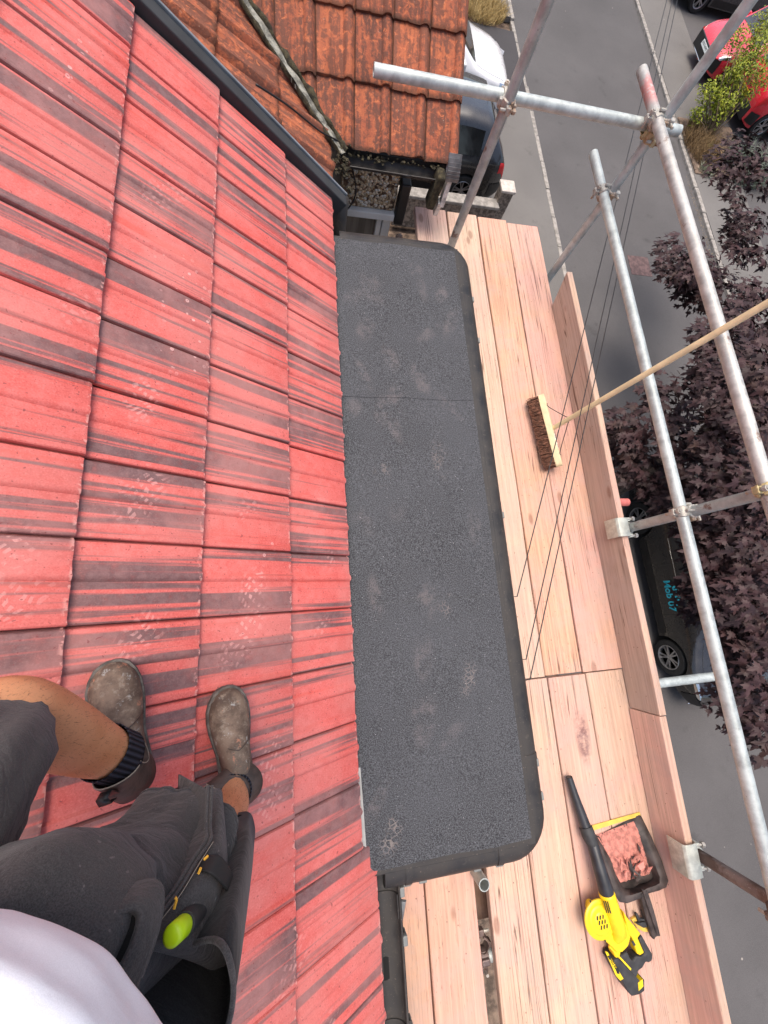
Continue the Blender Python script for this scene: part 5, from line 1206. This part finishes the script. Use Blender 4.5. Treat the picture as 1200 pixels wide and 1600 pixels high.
def tubefold(b, cs, rs, n=40, amp=.006, seed=0, asp=None, capn=False, freq=1.0, dirs=None):
    cs = [Vector(c) for c in cs]; fine_c = []; fine_r = []; fine_a = []; S_ = 7; asp = asp or [1] * len(cs)
    for i in range(len(cs) - 1):
        p0, p1, p2, p3 = cs[max(0, i - 1)], cs[i], cs[i + 1], cs[min(len(cs) - 1, i + 2)]
        for k in range(S_):
            u = k / S_; fine_c.append(.5 * ((2 * p1) + (p2 - p0) * u + (2 * p0 - 5 * p1 + 4 * p2 - p3) * u * u + (3 * p1 - p0 - 3 * p2 + p3) * u ** 3)); fine_r.append(rs[i] * (1 - u) + rs[i + 1] * u); fine_a.append(asp[i] * (1 - u) + asp[i + 1] * u)
    fine_c.append(cs[-1]); fine_r.append(rs[-1]); fine_a.append(asp[-1])
    rings = []; prev = None
    for i, c in enumerate(fine_c):
        t_ = (fine_c[min(i + 1, len(fine_c) - 1)] - fine_c[max(0, i - 1)]).normalized()
        a = prev or Vector((0, 0, 1)); a = (a - t_ * a.dot(t_)).normalized(); prev = a; c2 = t_.cross(a); ring = []
        for j in range(n):
            th_ = 2 * math.pi * j / n; w_ = noise.noise(Vector((math.cos(th_) * 1.6 * freq, math.sin(th_) * 1.6 * freq + seed * 3.1, i * .16))) + .5 * noise.noise(Vector((math.cos(th_) * 4 * freq + seed, math.sin(th_) * 4 * freq, i * .33)))
            r_ = fine_r[i] + amp * w_
            ring.append(c + a * math.cos(th_) * r_ + c2 * math.sin(th_) * r_ * fine_a[i])
        rings.append(ring)
    b.loft(rings, True, capn, False); return rings

# shorts
b = MB()
rl = tubefold(b, [(-.45, -.46, -.40), LH + Vector((-.0, .02, .0)), G(-135, 1290, -.575), G(-52, 1192, -.70)], [.115, .108, .098, .088], 60, .016, 3, capn=True)
rr_ = tubefold(b, [(-.33, -.44, -.42), G(-5, 1552, -.50), G(95, 1478, -.59), G(210, 1410, -.70), G(288, 1308, -.81)], [.11, .102, .096, .096, .086], 60, .017, 8, capn=True)
sh = b.build('shorts', M['shorts'], person, smooth=True, solid=.003, weld=.0002)
# rolled hems
for q_ in (rl, rr_):
    b = MB(); b.tube(q_[-1] + q_[-1][:2], .0035, 6); b.build('hem', M['shorts'], sh, smooth=True)
    b = MB(); b.tube(q_[-3] + q_[-3][:2], .0012, 5); b.build('hem_stitch', M['shorts'], sh, smooth=True)
# front pocket mouth
b = MB(); pc = G(166, 1488, -.478); a1_ = (G(150, 1512, -.478) - G(188, 1462, -.493)); L1_ = a1_.length / 2; a1_.normalize(); zz = (-pc).normalized(); a2_ = zz.cross(a1_).normalized()
rg_ = lambda s1, s2, dz: [pc + a1_ * math.cos(2 * math.pi * j / 26) * s1 + a2_ * math.sin(2 * math.pi * j / 26) * s2 * (1 + .3 * math.cos(2 * math.pi * j / 26)) + zz * dz for j in range(26)]
b.loft([rg_(.058, .042, -.020), rg_(.044, .030, -.002), rg_(.036, .023, .006), rg_(.030, .018, .005), rg_(.026, .015, -.014)], True, False, False); b.build('pocket_opening', M['shorts'], sh, smooth=True)
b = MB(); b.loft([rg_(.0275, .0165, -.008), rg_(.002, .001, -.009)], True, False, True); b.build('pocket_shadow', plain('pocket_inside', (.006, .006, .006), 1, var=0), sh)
# outer seam with twin stitching, bar tacks
seam = [G(325, 1228, -.735), G(322, 1290, -.70), G(322, 1312, -.675), G(300, 1345, -.645), G(272, 1390, -.615), G(245, 1425, -.585), G(222, 1452, -.56), G(190, 1490, -.525), G(150, 1535, -.48)]
b = MB(); seam = [p * .975 for p in seam]; cable(b, seam, .0028); cable(b, [p + Vector((.006, 0, .001)) for p in seam], .0020); b.build('seam', M['shorts'], sh, smooth=True)
b = MB(); cable(b, [p + Vector((.010, -.002, .004)) for p in seam[2:]], .00045, 4); b.build('stitching', M['thread'], sh)
for (x0, y0, x1, y1, z) in ((319, 1343, 325, 1337, -.62), (310, 1365, 314, 1356, -.61), (272, 1420, 276, 1406, -.575), (276, 1406, 274, 1402, -.575), (228, 1465, 241, 1457, -.545)): b = MB(); b.tube([G(x0, y0, z), G(x1, y1, z)], .0016, 5); b.build('bar_tack', M['tack'], sh)
# cargo pocket panel (gathered cloth) down the outside of the thigh
def sheetmesh(b, rows, sub=6, amp=.006, seed=0):
    R_ = [[Vector(p) for p in row] for row in rows]; nr, nc = len(R_), len(R_[0])
    def cr(a, b_, c, d, u): return .5 * ((2 * b_) + (c - a) * u + (2 * a - 5 * b_ + 4 * c - d) * u * u + (3 * b_ - a - 3 * c + d) * u ** 3)
    def row(i): 
        out = []
        for j in range(nc - 1):
            for k in range(sub): out.append(cr(R_[i][max(0, j - 1)], R_[i][j], R_[i][j + 1], R_[i][min(nc - 1, j + 2)], k / sub))
        out.append(R_[i][-1]); return out
    rows_ = [row(i) for i in range(nr)]; G_ = []
    for i in range(nr - 1):
        for k in range(sub): G_.append([cr(rows_[max(0, i - 1)][j], rows_[i][j], rows_[i + 1][j], rows_[min(nr - 1, i + 2)][j], k / sub) for j in range(len(rows_[0]))])
    G_.append(rows_[-1]); m_ = len(G_[0])
    for i, rw in enumerate(G_):
        for j, p in enumerate(rw): p += (-p).normalized() * amp * (noise.noise(p * 22 + Vector((seed, 0, 0))) + .6 * noise.noise(p * 55))
    b.add([p for rw in G_ for p in rw], [(i * m_ + j, i * m_ + j + 1, (i + 1) * m_ + j + 1, (i + 1) * m_ + j) for i in range(len(G_) - 1) for j in range(m_ - 1)])
b = MB()
rows_c = [[(322, 1232, -.76), (345, 1235, -.78), (343, 1262, -.86)], [(320, 1290, -.715), (348, 1285, -.715), (350, 1305, -.86)], [(318, 1315, -.68), (348, 1330, -.675), (357, 1355, -.84)],
          [(280, 1380, -.62), (335, 1385, -.63), (363, 1400, -.80)], [(250, 1422, -.59), (325, 1435, -.625), (366, 1450, -.76)], [(225, 1455, -.565), (300, 1480, -.60), (366, 1500, -.74)], [(225, 1480, -.565), (300, 1500, -.64), (360, 1530, -.76)]]
sheetmesh(b, [[G(r[0][0] - 42, r[0][1] - 22, r[0][2] - .09)] + [G(*q_) for q_ in r] for r in rows_c], 6, .008, 2)
b.build('cargo_pocket', M['shorts'], sh, smooth=True, solid=.003)
# open tool pouch
b = MB(); rim_ = [(226, 1478), (262, 1483), (300, 1475), (332, 1468), (350, 1480), (361, 1510), (365, 1550), (357, 1600), (336, 1660), (290, 1700), (230, 1690), (190, 1640), (185, 1580), (196, 1525)]
ra_ = []; n_ = len(rim_)
for k, (z, f) in enumerate(((-.555, 1.0), (-.62, .97), (-.70, .90), (-.80, .80), (-.90, .66))):
    cx_, cy_ = 280, 1570; base_ = [G(x, y, -.575 - .03 * math.sin(i * 1.1)) for i, (x, y) in enumerate(rim_)]; cc_ = G(cx_, cy_, -.58)
    ra_.append([Vector((cc_.x + (p.x - cc_.x) * f, cc_.y + (p.y - cc_.y) * f, p.z + (z + .555))) for p in base_])
fr = []
for ring in ra_:
    out = []
    for i in range(n_):
        p0, p1, p2, p3 = ring[i - 1], ring[i], ring[(i + 1) % n_], ring[(i + 2) % n_]
        for k in range(3): u = k / 3; out.append(.5 * ((2 * p1) + (p2 - p0) * u + (2 * p0 - 5 * p1 + 4 * p2 - p3) * u * u + (3 * p1 - p0 - 3 * p2 + p3) * u ** 3))
    fr.append(out)
b.loft(fr, True, False, True); po = b.build('tool_pouch', M['shortsd'], sh, smooth=True, solid=.003)
b = MB(); b.tube(fr[0] + fr[0][:2], .0035, 6); b.build('pouch_rim', M['shorts'], po, smooth=True)
# ribbed webbing loop
b = MB(); sheetmesh(b, [[G(322, 1338, -.64), G(345, 1340, -.635), G(362, 1368, -.68), G(366, 1396, -.72)], [G(309, 1360, -.625), G(330, 1366, -.61), G(352, 1388, -.64), G(361, 1408, -.70)]], 8, 0)
b.build('webbing_loop', NT('ribbed_webbing').fin((.018, .018, .019), .85) , sh, smooth=True, solid=.003)
# screwdriver standing in the pocket
t = thing('screwdriver', 'screwdriver with a lime green handle end sticking out of the thigh pocket', 'screwdriver', G(300, 1430, -.60))
g0, g1, g2, g3 = G(325, 1406, -.655), G(300, 1432, -.60), G(287, 1446, -.575), G(268, 1463, -.548)
b = MB(); b.tube([g0 + (g0 - g1), g0, g1, g2], [.008, .010, .012, .0122], 20); b.build('grip', M['grip'], t, smooth=True, auto=50)
b = MB(); b.tube([g2, g2 + (g3 - g2) * .1, g2 + (g3 - g2) * .5, g2 + (g3 - g2) * .92, g3], [.0100, .0108, .0108, .0104, .0070], 22); b.build('handle_end', M['lime'], t, smooth=True)
b = MB(); b.tube([G(325, 1406, -.632), G(329, 1402, -.637)], .009, 14); b.build('hanging_eye', M['lead'], t, smooth=True)

# T-shirt
b = MB(); rings = []; n_ = 110
lv_ = [(-.425, -.300, -.420, .222), (-.40, -.300, -.420, .230), (-.365, -.300, -.420, .234), (-.30, -.335, -.445, .200), (-.20, -.37, -.465, .168), (-.08, -.36, -.445, .17), (.04, -.37, -.44, .175), (.13, -.37, -.43, .165), (.19, -.365, -.425, .12), (.225, -.36, -.42, .075)]
lv = []
for i in range(len(lv_) - 1):
    for k in range(4): lv.append(tuple(p * (1 - k / 4) + q_ * k / 4 for p, q_ in zip(lv_[i], lv_[i + 1])))
lv.append(lv_[-1])
for i, (z, x, y, r_) in enumerate(lv):
    ring = []
    for j in range(n_):
        a = 2 * math.pi * j / n_; wv = .010 * noise.noise(Vector((math.cos(a) * 3.5, math.sin(a) * 3.5, z * 16))) + .005 * noise.noise(Vector((math.cos(a) * 9, math.sin(a) * 9, z * 30))) + .004 * math.sin(a * 11 + z * 8) * max(0, -z)
        ring.append(Vector((x + math.cos(a) * (r_ + wv), y + math.sin(a) * (r_ + wv) * .98, z + .012 * math.sin(a * 2 + .6))))
    rings.append(ring)
b.loft(rings, True, False, False)
for s_, hp in ((-1, None), (1, None)):
    c0 = Vector((-.37, -.43, .12)); b.tube([c0 + lat * s_ * .08, c0 + lat * s_ * .17, c0 + lat * s_ * .235 + Vector((0, 0, -.05)) + fac * .05], [.085, .08, .062], 20, cap=False)
tee = b.build('t_shirt', M['tee'], person, smooth=True, solid=.002, sub=1)

# boots
def boot(toe, heel, ankle, tilt, seed, yawfix=0):
    toe, heel = Vector(toe), Vector(heel); n = (NR * tilt + Vector((0, 0, 1)) * (1 - tilt)).normalized()
    d = toe - heel; L_ = .305; d = (d - n * d.dot(n)).normalized(); l = n.cross(d)
    O = heel + d * .022; KX = .90; F = lambda x, y, z: O + d * (x * KX) + l * y + n * z
    prof = [(0, .020, .055), (.008, .027, .066), (.03, .035, .085), (.065, .0375, .105), (.10, .037, .112), (.13, .038, .105), (.16, .043, .090), (.19, .048, .078), (.22, .0505, .070), (.25, .0490, .064), (.275, .042, .058), (.293, .030, .050), (.303, .016, .040), (.3065, .004, .030)]
    b = MB(); rings = []
    for x, hw, h in prof:
        sk = .004 * math.sin((x - .1) * 12)
        ring = []
        for j in range(20):
            a = math.pi * j / 19; cx = math.copysign(abs(math.cos(a)) ** .75, math.cos(a)); ring.append(F(x, cx * hw * (1.0 if math.sin(a) < .5 else 1) + sk, .018 + (h - .018) * math.sin(a) ** .8))
        rings.append(ring)
    b.loft(rings, True, True, True)
    bt_ = b.build('boot', M['boot'], person, smooth=True)
    b = MB(); out = []
    for x, hw, h in prof: out.append((x + (.004 if x > .29 else 0) - (.004 if x == 0 else 0), hw + .005))
    top_, bot = [], []
    o_ = [(x, w_ + .004 * math.sin((x - .1) * 12)) for x, w_ in out] + [(x, -w_ + .004 * math.sin((x - .1) * 12)) for x, w_ in reversed(out)]
    b.loft([[F(x, y * .96, -.004) for x, y in o_], [F(x, y, .004) for x, y in o_], [F(x, y, .022) for x, y in o_], [F(x, y * .97, .027) for x, y in o_]]); b.build('sole', M['sole'], bt_, smooth=True, auto=50)
    # shaft rising to the opening, leaning with the shin
    base_c = F(.060, .002, .075); up_ = (Vector(ankle) - base_c).normalized(); 
    b = MB(); rings = []
    def shaftring(f, rx, ry, back=0):
        c = base_c + up_ * f; dd = (d - up_ * d.dot(up_)).normalized(); ll = up_.cross(dd)
        return [c + dd * (math.cos(2 * math.pi * j / 32) * rx - back) + ll * math.sin(2 * math.pi * j / 32) * ry + up_ * (.012 * math.cos(4 * math.pi * j / 32)) for j in range(32)]
    rs_ = [shaftring(-.03, .053, .038), shaftring(0, .054, .040, .002), shaftring(.02, .051, .041, .004), shaftring(.045, .049, .042, .005), shaftring(.058, .050, .0435, .006)]
    b.loft(rs_, True, False, False); b.build('shaft', M['bootd'], bt_, smooth=True, solid=.003)
    b = MB(); b.tube(rs_[-1] + rs_[-1][:2], .0015, 6)
    for s_ in (-1, 1):
        g_ = []
        for j in range(13):
            a = 2 * math.pi * j / 12; g_.append(None)
        c = base_c + up_ * .04; dd = (d - up_ * d.dot(up_)).normalized(); ll = up_.cross(dd)
        loop = []
        for j in range(17):
            a = math.pi * j / 16; loop.append(c + dd * (math.cos(a) * .021 + .004) + ll * s_ * (.0445) - up_ * (math.sin(a) * .050 - .026) )
        b.tube(loop, .0011, 5)
    b.build('stitched_edge', M['thread'], bt_, smooth=True)
    for s_ in (-1, 1):
        b = MB(); vs = []; c = base_c + up_ * .04; dd = (d - up_ * d.dot(up_)).normalized(); ll = up_.cross(dd)
        for i in range(9):
            for k in range(7):
                f = i / 8; w_ = .019 * math.sqrt(max(0.02, 1 - (1 - f) ** 3)); vs.append(c + dd * ((k / 6 - .5) * 2 * w_ + .004) + ll * s_ * (.0430 + .0012 * (1 - (k / 3 - 1) ** 2)) + up_ * (f * .048 - .026))
        b.add(vs, [(i * 7 + k, i * 7 + k + 1, (i + 1) * 7 + k + 1, (i + 1) * 7 + k) for i in range(8) for k in range(6)]); b.build('elastic_panel', M['elastic'], bt_, smooth=True, solid=.002)
    b = MB(); c = base_c + up_ * .062; dd = (d - up_ * d.dot(up_)).normalized(); ll = up_.cross(dd)
    q0 = c - dd * .058; pts = [q0 - up_ * .02, q0 + up_ * .012 - dd * .006, q0 + up_ * .022 - dd * .022, q0 + up_ * .006 - dd * .026, q0 - up_ * .012 - dd * .012]
    vs = []; 
    for p in pts: vs += [p - ll * .010, p + ll * .010]
    b.add(vs, [(2 * i, 2 * i + 1, 2 * i + 3, 2 * i + 2) for i in range(4)]); b.build('pull_tab', M['black'], bt_, solid=.002, smooth=True)
    # toe cap seam
    b = MB(); b.tube([F(.175 + .012 * math.cos(a_ * .12), 0, 0) * 0 + F(.150 + .02 * abs(a_) / 4, .0415 * a_ / 4 * 1.02, .018 + (.095 - .018) * math.sqrt(max(0, 1 - (a_ / 4.15) ** 2)) + .001) for a_ in (-4, -3, -2, -1, 0, 1, 2, 3, 4)], .0012, 5); b.build('vamp_seam', M['bootd'], bt_, smooth=True)
    return bt_, rs_, up_, base_c
def sock(base_c, up_, ank, leg, r0, r1, seed):
    b = MB(); tubefold(b, [base_c + up_ * .02, base_c + up_ * .07, ank, leg], [r0 * .92, r0 * .98, r1 * .98, r1 * 1.0], 40, .002, seed); s_ = b.build('sock', M['sock'], person, smooth=True, solid=.002)
h_ = .024
lt = roofpt((XE + .447) / math.cos(TH), -.098, h_); lh = roofpt((XE + .398) / math.cos(TH), -.375, h_ - .004)
bt1 = boot(lt, lh, LA + Vector((-.01, 0, .02)), .55, 1)
sock(bt1[3], bt1[2], LA * .75 + G(118, 1160, -.875) * .25, LA * .45 + G(118, 1160, -.875) * .55, .041, .049, 1)
rt_ = roofpt((XE + .232) / math.cos(TH), -.205, h_); rh = roofpt((XE + .203) / math.cos(TH), -.485, h_ - .002)
bt2 = boot(rt_, rh, RAk + Vector((0, 0, .0)), .50, 2)
sock(bt2[3], bt2[2], RAk * 1.0, RAk * .82 + G(360, 1278, -1.03) * .18, .039, .040, 2)

# short dark hairs on the shins
dg = bpy.context.evaluated_depsgraph_get(); dg.update(); ev = body.evaluated_get(dg); me = ev.to_mesh(); rr = random.Random(77); b = MB()
off = BASE[person.name]; polys = [p for p in me.polygons if -1.12 < (p.center + off).z < -.66 and (p.center + off).x > -.46]
M['hair'] = plain('dark_hair', (.09, .045, .025), .6)
for i in range(2200):
    p = rr.choice(polys); vv = [me.vertices[k].co for k in p.vertices]; wts = [rr.random() for _ in vv]; sm = sum(wts); c = Vector((0, 0, 0))
    for v_, w_ in zip(vv, wts): c += v_ * (w_ / sm)
    c += off; n = p.normal; d = Vector((rr.gauss(0, .4), rr.gauss(0, .4), -1)); d = (d - n * d.dot(n)).normalized() + n * rr.uniform(.15, .5); sd_ = d.cross(n).normalized() * .00018; L_ = rr.uniform(.005, .011)
    b.add([c - sd_, c + sd_, c + d * L_ + Vector((rr.gauss(0, .001), rr.gauss(0, .001), 0))], [(0, 1, 2)])
ev.to_mesh_clear()
hh_ = b.build('leg_hair', M['hair'], person); hh_['kind'] = 'stuff'
